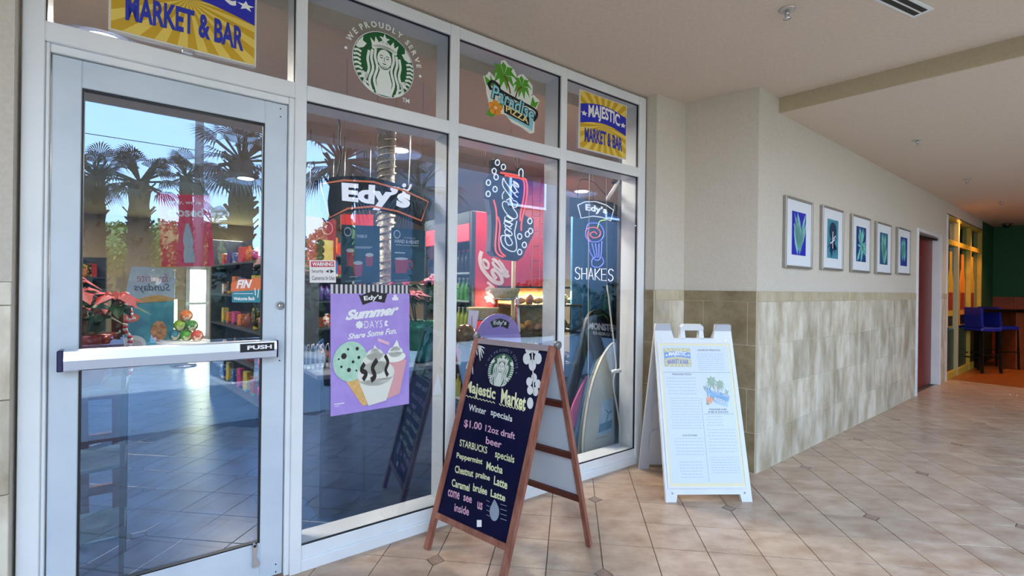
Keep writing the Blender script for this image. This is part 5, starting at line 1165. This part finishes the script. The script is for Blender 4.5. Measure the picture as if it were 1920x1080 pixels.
# wire stand with two woven baskets and pole, round lilac sign, card, globe
def lx(px, py, t_): return SF.P(px, py, t_)
sx = lx(950, 560, .85)
t = thing('basket_stand', 'metal stand pole holding wire rings behind the cola neon', 'stand', SF, (sx.x, .85, 0))
mb = MB(SF); pt = lx(963, 490, .85); mb.tube([(pt.x, .85, .003), (pt.x, .85, pt.z + .15)], .018, 10); mb.build('pole', mat('tan_pole', 'b09068', .4), t)
mb = MB(SF); mb.lathe((pt.x, .85, 0), [(.16, .003), (.16, .02), (.03, .035)], 20); mb.build('base', M_STEEL, t)
M_BASK = mat('woven_basket', '9a8c64', .8, col2='c8b888', scale=90, stretch=(1, 1, 3), bump=.5)
for k, (px, py, w_, lab) in enumerate(((947, 555, .13, 'upper woven basket on the metal stand'), (905, 592, .13, 'lower woven basket behind the lilac round sign'))):
    c = lx(px, py, .75); mb = MB(SF); mb.tube([(pt.x, .85, c.z - .02), (c.x + .1, .8, c.z - .02)], .006, 6); mb.tube([(c.x + .1 * math.cos(a * PI / 9), .75 + .1 * math.sin(a * PI / 9), c.z - .022) for a in range(18)], .006, 5, True); mb.build('ring_arm', M_STEEL, t)
    mb = MB(SF); mb.lathe((c.x, .75, c.z - .01), [(.07, -.03), (.1, 0), (.125, .05), (.14, .08), (.13, .08), (.11, .04), (.06, -.02)], 20); mb.build('basket', M_BASK, cat='basket', group='woven baskets on the stand', label=lab, org=(c.x, .75, c.z - .04))
c = lx(935, 640, .35); R_ = SF.X(976, 640, .35) - c.x
t = thing('round_sign', 'round lilac ice cream sign peeking over the chalkboard inside the third window', 'sign', SF, (c.x, .35, c.z - R_))
mb = MB(SF); mb.slab([(c.x + R_ * math.cos(2 * PI * i / 32), c.z + R_ * math.sin(2 * PI * i / 32)) for i in range(32)], .35, .362); ob = mb.build('disc', mat('poster_lilac2', 'a890dc', .5), t)
s = Sheet(pxmap(SF, .35), ob, .0008); s.begin().poly([(919, 604), (929, 599), (938, 597), (948, 600), (955, 605), (952, 617), (944, 613), (936, 612), (924, 615)]); s.end('brand_plate', mat('brand_black', '1c181c', .5)); s.begin().text('Edy\u2019s', [(925, 611), (949, 612), (950, 601), (925, 601)], bold=.03); s.end('lettering', M_WHITE)
mb = MB(SF); mb.tube([(c.x, .37, .003), (c.x, .37, c.z - R_ * .2)], .012, 8); mb.lathe((c.x, .37, 0), [(.14, .003), (.14, .015), (.02, .02)], 20); mb.build('sign_stand', M_STEEL, t)
o, Q = board('paper_card', 'white paper card propped left of the round lilac sign', 'card', SF, [(876, 615), (893, 618), (898, 583), (879, 581)], .6, .003, M_WHITE)
mb = MB(SF); q0 = Q[0]; mb.tube([((Q[0][0] + Q[1][0]) / 2, .604, .003), ((Q[0][0] + Q[1][0]) / 2, .604, Q[3][1] - .05)], .005, 6); mb.build('card_holder', M_STEEL, o)
c = lx(872, 628, .45); t = thing('glass_gumball_jar', 'brown round glass jar on a pedestal left of the chalkboard top', 'jar', SF, (c.x, .45, 0))
mb = MB(SF); mb.ball(c, .085, 18, 12); mb.build('globe', mat('brown_glass', '4a3426', .15, col2='8a6a50', scale=12), t); mb = MB(SF); mb.lathe((c.x, .45, 0), [(.14, .003), (.14, .03), (.03, .05), (.03, c.z - .12), (.06, c.z - .09), (.05, c.z - .07)], 16); mb.build('pedestal', mat('dark_bronze', '2c2622', .4, .5), t)

# ------------------------------------------------------------------ window 4 interior: boards
t_w = .75
def standboard(name, lab, cat, outline, y0, th, m, lean=0.0, group=None, m2=None):
    P = [SF.P(a, b, y0) for a, b in outline]; zmin = min(p.z for p in P)
    mb = MB(SF); mb.slab([(p.x, max(p.z, .003)) for p in P], y0, y0 + th); return mb.build(name, m, cat=cat, label=lab, group=group, org=(sum(p.x for p in P) / len(P), y0, max(zmin, .003)))
M_SURF = mat('cream_board', 'c9c8b8', .35, col2='d6d5c6', scale=3)
so = smooth2([(1100, 866), (1094, 845), (1098, 790), (1110, 725), (1130, 670), (1152, 642), (1163, 660), (1168, 700), (1166, 760), (1158, 810), (1140, 850), (1118, 863), (1100, 866)], 4)[:-1]
sb = standboard('skim_board', 'cream skimboard with a small beach picture leaning in the rightmost window', 'board', so, .33, .025, M_SURF, group='boards leaning in the rightmost window')
s = Sheet(pxmap(SF, .33), sb, .0008)
s.begin().poly([(1128, 752), (1150, 746), (1150, 775), (1146, 810), (1120, 818), (1124, 785)]); s.end('picture_sky', mat('pic_sky', '9cc4dc', .5, col2='c4dce8', scale=9)); s.begin().poly([(1124, 796), (1148, 786), (1147, 802), (1121, 812)]).rib([(1135, 795), (1140, 775), (1134, 768)], 2).rib([(1140, 775), (1147, 770)], 3); s.end('picture_beach', mat('pic_teal', '4c8ca8', .5))
s.begin().rib([(1116, 823), (1140, 817)], 1.2).rib([(1118, 848), (1122, 840), (1130, 842)], 1.2); s.end('small_lettering', mat('pic_grey', '8c8c88', .5))
s.begin().rib([(p[0] * .97 + 1134 * .03 - .5, p[1] * .98 + 752 * .02) for p in so[:26]], 1.6, False); s.end('edge_stripe', mat('stripe_grey', '9a9a90', .5))
standboard('body_board', 'thin pale olive edged board just behind the cream skimboard', 'board', smooth2([(1092, 862), (1086, 850), (1092, 790), (1106, 720), (1124, 672), (1134, 676), (1120, 740), (1104, 860), (1092, 862)], 3)[:-1], .37, .02, mat('olive_board', '7c8068', .4), group='boards leaning in the rightmost window')
standboard('body_board', 'blue bodyboard leaning second from the left in the rightmost window', 'board', smooth2([(1084, 850), (1080, 820), (1092, 760), (1106, 710), (1118, 676), (1126, 684), (1112, 745), (1096, 850), (1084, 850)], 3)[:-1], .41, .025, mat('blue_board', '2c5c84', .4, col2='4080a4', scale=5), group='boards leaning in the rightmost window')
standboard('body_board', 'pink bodyboard edge leaning behind the blue one', 'board', smooth2([(1074, 800), (1072, 770), (1086, 735), (1102, 706), (1108, 712), (1094, 760), (1080, 800), (1074, 800)], 3)[:-1], .45, .02, mat('pink_board', 'c03c78', .4), group='boards leaning in the rightmost window')
bb = standboard('banner_board', 'black energy drink board with a white wordmark behind the skimboard', 'board', smooth2([(1078, 850), (1078, 760), (1090, 660), (1100, 600), (1118, 580), (1140, 590), (1160, 640), (1166, 720), (1166, 850), (1078, 850)], 3)[:-1], .5, .03, mat('black_board', '0c0c0e', .35))
s = Sheet(pxmap(SF, .5), bb, .0008); s.begin().text('MONSTER', [(1103, 617), (1158, 623), (1156, 609), (1104, 604)], bold=.05); s.end('lettering', mat('pale_ink2', 'c8c8c4', .5)); s.begin().text('ENERGY', [(1112, 627), (1150, 631), (1150, 625), (1112, 621)], bold=.03); s.end('small_lettering', mat('pale_ink2', 'c8c8c4', .5))
s.begin().rib([(1101, 700), (1095, 650), (1103, 610), (1112, 596)], 2).rib([(1140, 600), (1132, 590), (1120, 592)], 3); s.end('claw_marks', mat('claw_green', '3c6a30', .5))
# tall blue and black cabinet of wetsuits
t = thing('blue_display_panel', 'tall blue and black display panel behind the milkshake neon', 'display', SF, (SF.X(1110, 600, .9), .9, 0))
for (a, b, c0, c1, m) in ((1073, 1093, 395, 530, mat('steel_blue', '5a9cc4', .35)), (1094, 1150, 385, 690, mat('sea_blue', '3080b4', .35, col2='4498c8', scale=2)), ):
    xa, xb = SF.X(a, 500, .9), SF.X(b, 500, .9); mb = MB(SF); mb.bbox(xa, xb, .9, .93, .003 if a > 1080 else .4, SF.Z(a, c0, .9), .004); mb.build('blue_panel', m, t)
xa, xb = SF.X(1150, 500, .9), SF.X(1176, 500, .9); mb = MB(SF); mb.bbox(xa, xb, .88, 1.1, .003, SF.Z(1160, 385, .9), .01); mb.build('black_column', M_BLACK, t)
xa, xb = SF.X(1094, 500, .9), SF.X(1150, 500, .9)
for k, (px, col) in enumerate(((1108, '68c0b8'), (1134, '58b040'), (1142, '2c7030'))):
    x = SF.X(px, 600, .89); mb = MB(SF); mb.tube(smooth2([(x, .893, .6), (x + .01, .893, .95), (x - .015, .893, 1.3), (x + .01, .893, 1.45)], 4), .008, 5); mb.build('printed_wave', mat('wave_' + col, col, .5), t)
# hanging dark jackets at right
t = thing('jacket_rack', 'dark red and black jackets hanging at the far right inside the shop', 'clothing', SF, (SF.X(1168, 450, 1.3), 1.3, 0), )
xa = SF.X(1168, 450, 1.3)
mb = MB(SF); mb.bar((xa + .2, 1.3, .003), (xa + .2, 1.3, 2.2), .03); mb.build('pole', M_STEEL, t)
for k, m in enumerate((M_BLACK, mat('maroon_cloth', '5a1018', .8))):
    mb = MB(SF); x = xa - .05 + k * .12; z1 = 2.1 - .03 * k; mb.slab([(x - .13, .9), (x + .13, .9), (x + .16, 1.7), (x + .12, z1 - .08), (x + .03, z1), (x - .03, z1), (x - .12, z1 - .08), (x - .16, 1.7)], 1.22 + k * .07, 1.27 + k * .07); mb.build('jacket', m, t)
# ropes
P = [SF.P(a, b, .15) for a, b in smooth2([(1141, 555), (1146, 600), (1152, 650), (1155, 690), (1150, 720), (1158, 770), (1164, 820), (1166, 852)], 3)]
t = thing('tow_rope', 'white tow rope with a foam handle hanging in front of the cream skimboard', 'rope', SF, (P[0].x, .15, P[-1].z))
mb = MB(SF); mb.tube([SF.P(1138, 535, .15)] + P, .0065, 6); mb.tube([SF.P(1138, 535, .15), (SF.X(1136, 400, .15), .15, zl1)], .002, 5); mb.build('rope', mat('rope_white', 'd8d4c8', .8), t)
mb = MB(SF); mb.tube([SF.P(1149, 697, 0.14), SF.P(1163, 695, 0.14)], .017, 10); mb.build('handle', M_WHITE, t)
P = [SF.P(1103, b, 0.14) for b in (520, 600, 700, 760)]; mb = MB(SF); mb.tube([(P[0].x, 0.14, zl1)] + P, .003, 5); mb.build('thin_cord', mat('rope_white', 'd8d4c8', .8), cat='cord', label='thin pale cord hanging left of the tow rope', org=(P[0].x, 0.14, P[-1].z))

# ------------------------------------------------------------------ shop interior seen through the door
# chest freezer with header card far inside
g0 = G(216, 668); g1 = G(325, 663); ff = Frame((g0.x, g0.y, 0), math.atan2(g1.y - g0.y, g1.x - g0.x)); FW = (g1 - g0).length
Yd = g0.y; z1 = atY(216, 562, Yd).z; z2 = atY(235, 500, Yd).z
t = thing('ice_cream_freezer', 'blue ice cream freezer with a pale header card far inside the shop', 'freezer', ff, (FW / 2, .35, 0))
mb = MB(ff); mb.bbox(0, FW, 0, .7, .003, z1, .01); bd = mb.build('body', mat('freezer_blue', '2c7494', .4, col2='48a0b8', scale=2, detail=2), t)
mb = MB(ff); mb.slab([(.08, z1), (FW - .02, z1), (FW - .02, z2), (.2, z2 + .02)], .3, .33); hc = mb.build('header_card', mat('card_pale', '9cb4d0', .5), t)
mb = MB(ff); mb.slab(smooth2([(0, z1 - .06), (FW * .3, z1 + .0), (FW * .7, z1 + .1), (FW, z1 + .03)], 3) + [(FW, z1 - .02), (0, z1 - .1)], -.012, .0); mb.build('gold_swoosh', mat('gold_stripe', 'b09058', .5), t)
s = Sheet(flat(-.001, 0, 0, FW, z1), bd, .003)
s.begin().disc(.26, .68, .14, .08, 20); s.end('logo_oval', mat('oval_orange', 'c86450', .5)); s.begin().text('Nestle', [(.18, .65), (.34, .65), (.34, .71), (.18, .71)], bold=.03); s.end('lettering', M_WHITE)
s.begin().disc(.3, .2, .22, .16, 24); s.end('bowl_print', mat('bowl_white', 'b8c4d4', .5)); s.begin().disc(.3, .18, .16, .1, 20); s.end('ice_cream_print', mat('icecream_tan', 'a8a4ac', .5)); s.begin().disc(.74, .42, .15, .2, 9, .4); s.end('cookie_print', mat('cookie_brown', '8c5c44', .6, col2='c09878', scale=12))
s = Sheet(flat(.299), hc, .003)
s.begin().text('favorite', [(FW * .85, z1 + (z2 - z1) * .55), (FW * .3, z1 + (z2 - z1) * .55), (FW * .3, z1 + (z2 - z1) * .82), (FW * .85, z1 + (z2 - z1) * .82)], shear=.2); s.end('reversed_lettering', mat('ink_rose', '9c6c80', .5))
s.begin().text('Sundays', [(FW * .9, z1 + (z2 - z1) * .2), (FW * .25, z1 + (z2 - z1) * .2), (FW * .25, z1 + (z2 - z1) * .5), (FW * .9, z1 + (z2 - z1) * .5)], shear=.2, bold=.01); s.end('reversed_lettering', mat('ink_slate', '48547c', .5))
# far exit door with bright greenery window
M_LIT = mat('daylight_pane', 'e0ecd8', .5, emit='e4f0c8', es=9.0)
xe0, xe1 = SF.X(348, 600, SDEP - .02), SF.X(392, 600, SDEP - .02)
t = thing('door_3', '', 'door', SF, ((xe0 + xe1) / 2, SDEP, 0)); t['kind'] = 'structure'; del t['label']; del t['category']
ze = SF.Z(370, 500, SDEP)
mb = MB(SF); mb.box(xe0 + .08, xe1 - .08, SDEP - .03, SDEP - .01, .25, ze - .08); mb.build('daylight_pane', M_LIT, t)
mb = MB(SF)
for q in ((xe0, xe0 + .08, .003, ze), (xe1 - .08, xe1, .003, ze), (xe0, xe1, ze - .08, ze), (xe0, xe1, .003, .25), (xe0, xe1, 1.0, 1.06)): mb.box(q[0], q[1], SDEP - .06, SDEP, q[2], q[3])
mb.build('door_frame', M_FRAME, t)
# windows high at the back right
for k, (pa, pb, ya, yb) in enumerate(((395, 418, 470, 495), (430, 446, 455, 490))):
    x0, x1 = SF.X(pa, 480, SDEP - .02), SF.X(pb, 480, SDEP - .02); mb = MB(SF); mb.box(x0, x1, SDEP - .03, SDEP, SF.Z(pa, yb, SDEP), SF.Z(pa, ya, SDEP)); o = mb.build('window_%d' % (11 + k), M_LIT, kind='structure')
# merchandise shelving along the right of the aisle
rr = random.Random(21); GC = ['c83c30', 'e08030', '2860a8', 'd8c040', '40a060', 'd04890', '7a4020', 'e0dcd0', '30a0b0', '502878', '181818', 'a02028']
def goods(fr, x, y, z, lab, grp):
    c = rr.choice(GC); h_ = rr.uniform(.12, .24); w_ = rr.uniform(.05, .08); m = mat('goods_' + c, c, .45, col2=GC[(GC.index(c) + 5) % 12], scale=22, lo=.52, hi=.6); mb = MB(fr); k = rr.random()
    if k < .45: mb.bbox(x - w_, x + w_, y - .04, y + .04, z + .001, z + h_, .006); nm, ca_ = 'snack_box', 'box'
    elif k < .75: mb.lathe((x, y, z), [(w_ * .7, .001), (w_ * .75, h_ * .7), (w_ * .3, h_ * .85), (w_ * .3, h_)], 10); nm, ca_ = 'sauce_bottle', 'bottle'
    else: mb.slab([(x - w_ * .9, z + .001), (x + w_ * .9, z + .001), (x + w_, z + h_ * .5), (x + w_ * .85, z + h_), (x - w_ * .85, z + h_), (x - w_, z + h_ * .5)], y - .03, y + .03); nm, ca_ = 'snack_bag', 'bag'
    names = {'c83c30': 'red', 'e08030': 'orange', '2860a8': 'blue', 'd8c040': 'yellow', '40a060': 'green', 'd04890': 'pink', '7a4020': 'brown', 'e0dcd0': 'cream', '30a0b0': 'turquoise', '502878': 'purple', '181818': 'black', 'a02028': 'dark red'}
    L = '%s %s, %s' % (names[c], nm.replace('_', ' '), lab)
    o = mb.build(nm, m, cat=ca_, label=L, org=(x, y, z)); USED.setdefault(L, []).append(o); return o
USED = {}
def shelfunit(pa, Ya, pb, Yb, zs, depth, nm, label, grp, n):
    a, b = onray(pa, Ya), onray(pb, Yb); fr = Frame((a.x, a.y, 0), math.atan2(b.y - a.y, b.x - a.x)); L_ = (b - a).length
    t = thing(nm, label, 'shelf', fr, (L_ / 2, depth / 2, 0))
    for x in (0, L_ - .03): mb = MB(fr); mb.bbox(x, x + .03, 0, depth, .003, zs[-1] + .35, .004); mb.build('upright', mat('shelf_metal', '3c4450', .4), t)
    mb = MB(fr); mb.box(.03, L_ - .03, depth - .02, depth, .05, zs[-1] + .35); mb.build('back_panel', mat('shelf_back', '3a3c44', .5), t)
    for z in zs:
        mb = MB(fr); mb.bbox(.03, L_ - .03, 0, depth - .02, z - .025, z, .003); mb.build('shelf_board', mat('shelf_metal', '3c4450', .4), t)
        w_ = {zs[0]: 'lowest shelf', zs[-1]: 'top shelf'}.get(z, ('lowest', 'second lowest', 'middle', 'upper', 'top')[zs.index(z)] + ' shelf')
        for k in range(n): goods(fr, .12 + (L_ - .24) * (k + .5) / n, .12, z, (ORD[k] if k < n / 2 else ORD[10 - (n - 1 - k)] + '') + ' on ' + w_ + ', ' + grp, grp)
shelfunit(395, 6.6, 520, 4.6, [.25, .62, 1.0, 1.38, 1.76], .4, 'merchandise_shelf', 'merchandise shelf full of colourful goods right of the aisle', 'shelving right of the aisle', 9)
shelfunit(575, 6.2, 700, 6.4, [.5, .95, 1.3, 1.62, 1.9], .4, 'merchandise_shelf', 'merchandise shelf seen behind the arched neon sign', 'shelving behind the arched neon', 8)
shelfunit(120, 7.6, 200, 8.6, [.4, .85, 1.25, 1.6], .4, 'merchandise_shelf', 'dark merchandise shelf left of the far freezer', 'shelving left of the freezer', 6)
for L, os_ in USED.items():
    if len(os_) > 1:
        for o in os_: o['group'] = L + ' (alike)'
# red menu boards
for k, (q, lab) in enumerate((([(576, 500), (630, 500), (630, 412), (576, 405)], 'red wall menu board with a burger picture beside the first mullion'), ([(640, 430), (700, 430), (700, 402), (640, 402)], 'small bright red sign board under the arched neon sign'))):
    o, Q = board('menu_board', lab, 'sign', SF, q, 2.2, .03, mat('menu_red%d' % k, ('a03c48', 'c81c20')[k], .5), None)
    s = Sheet(quadmap(Q, 2.2), o, .003)
    if k == 0:
        s.begin().rect(.5, .9, .05, .55); s.end('yellow_picture', mat('menu_yellow', 'd8b850', .5, col2='e0d890', scale=9)); s.begin().disc(.45, .48, .14, .08, 14).disc(.45, .34, .14, .08, 14).disc(.45, .2, .13, .07, 14); s.end('burger_print', mat('burger_brown', '2c1810', .6)); s.begin().ring(.68, .8, .14, .12, asp=.7); s.end('ring_print', mat('menu_pale', 'd89c9c', .5))
    for u in (.1, .9): mb = MB(SF); x = Q[3][0] + (Q[2][0] - Q[3][0]) * u; mb.tube([(x, 2.215, Q[3][1] - .01), (x, 2.215, SH)], .004, 4); mb.build('string', M_STEEL, o)
# toy balls on a pedestal table
c = atY(345, 655, 8.8); x, y = c.x, c.y; ztab = .46
t = thing('round_table', 'low white round table inside the door carrying colourful toy balls', 'table', WD, (x, y, 0)); mb = MB(); mb.lathe((x, y, 0), [(.42, ztab - .03), (.42, ztab)], 28); mb.build('table_top', M_WHITE, t); mb = MB(); mb.lathe((x, y, 0), [(.2, .003), (.2, .03), (.03, .05), (.03, ztab - .03)], 14); mb.build('pedestal', M_STEEL, t)
for k, (dx, dz, c_, nm) in enumerate(((-.15, .0, '2f7c9c', 'blue'), (.06, .0, '4a9c3c', 'green'), (.25, .0, 'c0504c', 'red and grey'), (-.06, .18, '88b040', 'light green'), (.15, .18, '38803c', 'dark green'), (.05, .36, 'd07038', 'orange topped'))):
    mb = MB(); mb.ball((x + dx, y - .02, ztab + .106 + dz), .104, 14, 10); mb.build('toy_ball', mat('ball_' + c_, c_, .4, col2='d8d8c0', scale=9, lo=.5, hi=.6), cat='ball', group='stacked toy balls', label='%s toy ball in the small stack on the white round table' % nm)
# ceiling lamps added to brighten the shop, none of them seen
M_LAMP = mat('lamp_glow', 'fff0d8', .5, emit='fff0d8', es=6)
for k, (x, y) in enumerate(((-.9, 1.2), (-2.6, 4.4), (1.5, 2.3), (.4, 5.0), (2.3, 1.3), (2.9, 5.2), (-3.2, 8.8), (4.6, 2.6))):
    t = thing('added_ceiling_lamp', 'added round shop ceiling lamp ' + ('just inside the door', 'deep behind the door', 'just inside the second window', 'deep behind the second window', 'just inside the right windows', 'deep behind the third window', 'farthest back on the left', 'far behind the rightmost window')[k], 'ceiling lamp', SF, (x, y, SH - .03), 'added lamps in the shop ceiling')
    mb = MB(SF); mb.lathe((x, y, 0), [(.13, SH - .012), (.13, SH - .001)], 20); mb.build('trim_ring', M_WHITE, t); mb = MB(SF); mb.lathe((x, y, 0), [(.1, SH - .014), (.1, SH - .012)], 20); mb.build('diffuser', M_LAMP, t)
    ld = bpy.data.lights.new('shop_fill_light', 'AREA'); ld.shape = 'DISK'; ld.size = .5; ld.energy = (34, 60, 34, 45, 34, 85, 40, 110)[k]; ld.color = (1, .9, .76); lo_ = bpy.data.objects.new('shop_fill_light', ld); COL.objects.link(lo_); lo_.matrix_world = SF.M @ Matrix.Translation((x, y, SH - .05))
# warm dining room lamps
for k, (px, Y, s_) in enumerate(((1830, 8.6, 60), (1900, 9.2, 60))):
    p = onray(px, Y); z = LOWC - .5
    t = thing('pendant_lamp', 'amber lamp', 'lamp', WD, (p.x, p.y, z)); bpy.data.objects.remove(t)
    ld = bpy.data.lights.new('dining_light', 'SPOT'); ld.energy = s_ * .8; ld.color = (1, .42, .12); ld.spot_size = 2.0; ld.shadow_soft_size = .2; lo_ = bpy.data.objects.new('dining_light', ld); COL.objects.link(lo_); lo_.location = (p.x, p.y, LOWC - .06)

# ------------------------------------------------------------------ chalkboard A-frame
FL, FR_, BR = G(797, 1027), G(944, 1106), G(1108, 1028); BLf = FL + (BR - FR_)
apR = Vector((SF.o.x, 0, 0)); Yr = (FR_.y + BR.y) / 2; apR = atY(1042, 648, Yr + .0)
apL = apR + (FL - FR_)
zt_ = apR.z; apL.z = zt_
ex = (FR_ - FL); ex.z = 0; Wb = ex.length; ang = math.atan2(ex.y, ex.x)
KF = Frame((FL.x, FL.y, 0), ang)
apl = KF.L(apL); apr = KF.L(apR); ya = (apl.y + apr.y) / 2; bL, bR = KF.L(BLf), KF.L(BR); yb_ = (bL.y + bR.y) / 2; skx = apl.x   # small sideways shift of the apex
t = thing('chalkboard_sign', 'wooden framed chalkboard menu stand written with winter specials', 'sign', KF, (Wb / 2, ya, 0))
def fp(x, h_): k = h_ / zt_; return Vector((x + skx * k, ya * k, h_))         # point on the front leaf
def bp2(x, h_): k = h_ / zt_; return Vector((x + skx * k + (bL.x) * (1 - k), yb_ + (ya - yb_) * k, h_))
nF = (fp(0, 1) - fp(0, 0)).normalized().cross(Vector((1, 0, 0))).normalized()
if nF.y > 0: nF = -nF
lw, ldp = .036, .026
for x in (lw / 2, Wb - lw / 2):
    mb = MB(KF); mb.bar(fp(x, .002), fp(x, zt_ - .004), lw, ldp, up=nF); mb.build('front_leg', M_WOOD, t)
    mb = MB(KF); mb.bar(bp2(x, .002) + Vector((0, .012, 0)), bp2(x, zt_ - .004) + Vector((0, .026, 0)), lw * .8, ldp, up=nF); mb.build('rear_leg', M_WOOD, t)
hb = zt_ * .155
for nm, h_, f_ in (('bottom_rail', hb, fp), ('top_rail', zt_ - .02, fp)):
    mb = MB(KF); mb.bar(f_(lw, h_), f_(Wb - lw, h_), ldp, .032, up=(fp(0, 1) - fp(0, 0))); mb.build(nm, M_WOOD if nm[0] == 'b' else mat('grey_top_rail', '8a7e84', .5), t)
M_WB = mat('pale_back_board', 'c0c8d4', .5)
mb = MB(KF); q = [bp2(lw, .3) + Vector((0, .012, 0)), bp2(Wb - lw, .3) + Vector((0, .012, 0)), bp2(Wb - lw, zt_ - .04) + Vector((0, .02, 0)), bp2(lw, zt_ - .04) + Vector((0, .02, 0))]
mb.add(q + [p + Vector((0, .006, 0)) for p in q], [(0, 1, 2, 3), (7, 6, 5, 4), (0, 4, 5, 1), (1, 5, 6, 2), (2, 6, 7, 3), (3, 7, 4, 0)]); mb.build('rear_board', M_WB, t)
for h_ in (.3, .56, .86):
    mb = MB(KF); mb.bar(bp2(lw * .7, h_) + Vector((0, .01, 0)), bp2(Wb - lw * .7, h_) + Vector((0, .01, 0)), .03, .035, up=(bp2(0, 1) - bp2(0, 0))); mb.build('rear_rail', M_WOODD, t)
for x in (-.004, Wb + .004):
    a_ = fp(x, .3); b_ = bp2(x, .3) + Vector((0, .012, 0))
    mb = MB(KF)
    p = fp(x, zt_); mb.tube([p + Vector((-.012, .012, .002)), p + Vector((.012, .012, .002))], .022, 12); mb.build('hinge_cap', mat('grey_cap', '77777a', .35, .4), t)
# board
o_ = .004
mb = MB(KF); q = [fp(lw, hb), fp(Wb - lw, hb), fp(Wb - lw, zt_ - .03), fp(lw, zt_ - .03)]; nb = nF
mb.add([p + nb * .003 for p in q] + [p - nb * .003 for p in q], [(0, 1, 2, 3), (7, 6, 5, 4), (0, 4, 5, 1), (1, 5, 6, 2), (2, 6, 7, 3), (3, 7, 4, 0)]); bd = mb.build('chalk_panel', mat('chalk_navy', '05082c', .55, col2='070b32', scale=4, spec=.15), t)
# sheet coordinates: photo points on the leaf plane
cK = KF.I @ Vector((0, 0, H)); nK = nF; p0K = fp(0, 0)
def kpix(u, v, l):
    x, y = lev(u, v); d = KF.I.to_3x3() @ Vector((x / F, 1, -y / F)); tt = (p0K + nK * (.0035 + l) - cK).dot(nK) / d.dot(nK); return cK + d * tt
s = Sheet(kpix, bd, .0008)
M_CW = mat('chalk_white', 'd8dcd8', .7); M_CY = mat('chalk_cream', 'd8dcb0', .7); M_CPk = mat('chalk_pink', 'd8a8c0', .7); M_CG = mat('chalk_grey', '9aa0b0', .7)
def word(tx, x0, y0, x1, y1, k=.3, lean=.22, **kw):
    w_ = x1 - x0; hh = (y1 - y0) - k * w_
    ln = hh * lean * 0.35
    x0 += 2.5; x1 += 2; kw['bold'] = kw.get('bold', 0) + .018
    s.begin(True); s.text(tx, [(x0, y1 - k * w_), (x1 - ln, y1), (x1, y1 - hh), (x0 + ln, y0)], **kw); s.end('lettering', WM)
WM = M_CY; s.k += 1
word('Majestic', 868, 712, 928, 756, .26, bold=.012); word('Market', 936, 728, 985, 770, .28, bold=.012)
word('STARBUCKS', 859, 823, 912, 851, .28, bold=.0); word('specials', 925, 843, 963, 873, .3); word('Peppermint', 853, 848, 903, 874, .25, bold=.01); word('Mocha', 909, 865, 941, 889, .28, bold=.01)
word('Chestnut', 850, 872, 886, 895, .25, bold=.01); word('praline', 889, 883, 917, 905, .28, bold=.01); word('Latte', 923, 892, 950, 918, .35, bold=.01)
word('Caramel', 844, 897, 879, 922, .3, bold=.01); word('brulee', 884, 906, 912, 929, .3, bold=.01); word('Latte', 917, 917, 946, 941, .35, bold=.01)
s.begin(True).rib([(869 + i * 3.1, 741 + i * .75 + (1.4 if i % 2 else -1.4)) for i in range(20)], 1.6, False).rib([(936 + i * 3, 758 + i * .75 + (1.4 if i % 2 else -1.4)) for i in range(17)], 1.6, False)
s.end('underlines', M_CY)
WM = M_CW; word('Winter', 876, 757, 910, 778, .25); word('specials', 917, 766, 959, 795, .32)
WM = M_CPk; word('$1.00', 867, 786, 902, 809, .2); word('12oz draft', 907, 796, 964, 824, .27); word('beer', 908, 818, 939, 841, .3); word('come', 837, 917, 860, 937, .3); word('see', 866, 928, 883, 944, .3); word('us', 892, 940, 903, 957, .3); word('inside', 849, 943, 878, 967, .3)
# blossoms, leaves, pineapple, eraser
def flower(u, v, r, n=5, a0=0):
    for k in range(n): a = 2 * PI * k / n + a0; s.disc(u + r * .8 * math.cos(a), v + r * 1.25 * math.sin(a), r * .5, r * .78, 12)
s.begin(); flower(998, 667, 14, 5, .3); flower(1000, 722, 11, 5, 1.1)
s.rib([(997, 640), (999, 690), (1001, 740)], 2.2); s.disc(994, 756, 6, 11, 12); s.end('white_blossoms', mat('blossom_white', 'c8ccd0', .7))
s.begin()
for (u, v, a0) in ((888, 640, 1.2), (884, 672, 1.9), (896, 648, .7)):
    for k in range(4): a = a0 + (k - 1.5) * .35; s.rib([(u, v), (u + 9 * math.cos(a), v + 16 * math.sin(a)), (u + 13 * math.cos(a), v + 30 * math.sin(a))], [3.4, 1.2])
s.rib([(893, 622), (890, 640), (884, 668), (880, 690)], 2.4)
for k in range(5): s.rib([(856 - k * .2, 768 + k * 4), (863 - k * .3, 766 + k * 4)], 1.6)
s.rib([(861, 752), (864, 762), (858, 788)], 1.6).end('white_leaves', mat('blossom_white', 'c8ccd0', .7))
s.begin().disc(927, 960, 9, 17, 18).poly([(922, 945), (927, 936), (933, 946)])
for k in range(4): s.rib([(912, 938 + k * 9), (918, 941 + k * 9)], 1).rib([(938, 945 + k * 9), (950, 949 + k * 9)], 1)
s.end('grey_drawing', mat('chalk_dim', '8c98a8', .7))
s.begin().rect(894, 903, 975, 988); s.end('white_note', M_WHITE)
s.begin().rib([(919, 1006), (944, 1020)], 1.5); s.end('maker_line', M_CG)
# emblem on the board, laid out in real distances on the leaf
cen = kpix(939, 694, 0); exL = Vector((1, 0, 0)); upL = (fp(0, 1) - fp(0, 0)).normalized(); Rk = (kpix(965, 697, 0) - kpix(913, 688, 0)).length / 2 * .9
siren(lambda u, v, l: cen + exL * (u * Rk) + upL * (v * Rk) + nK * l, bd, .0007, white='c4ccc8', green='0c5038', k0=1, wcol='4c5a78', dot_tm=False)
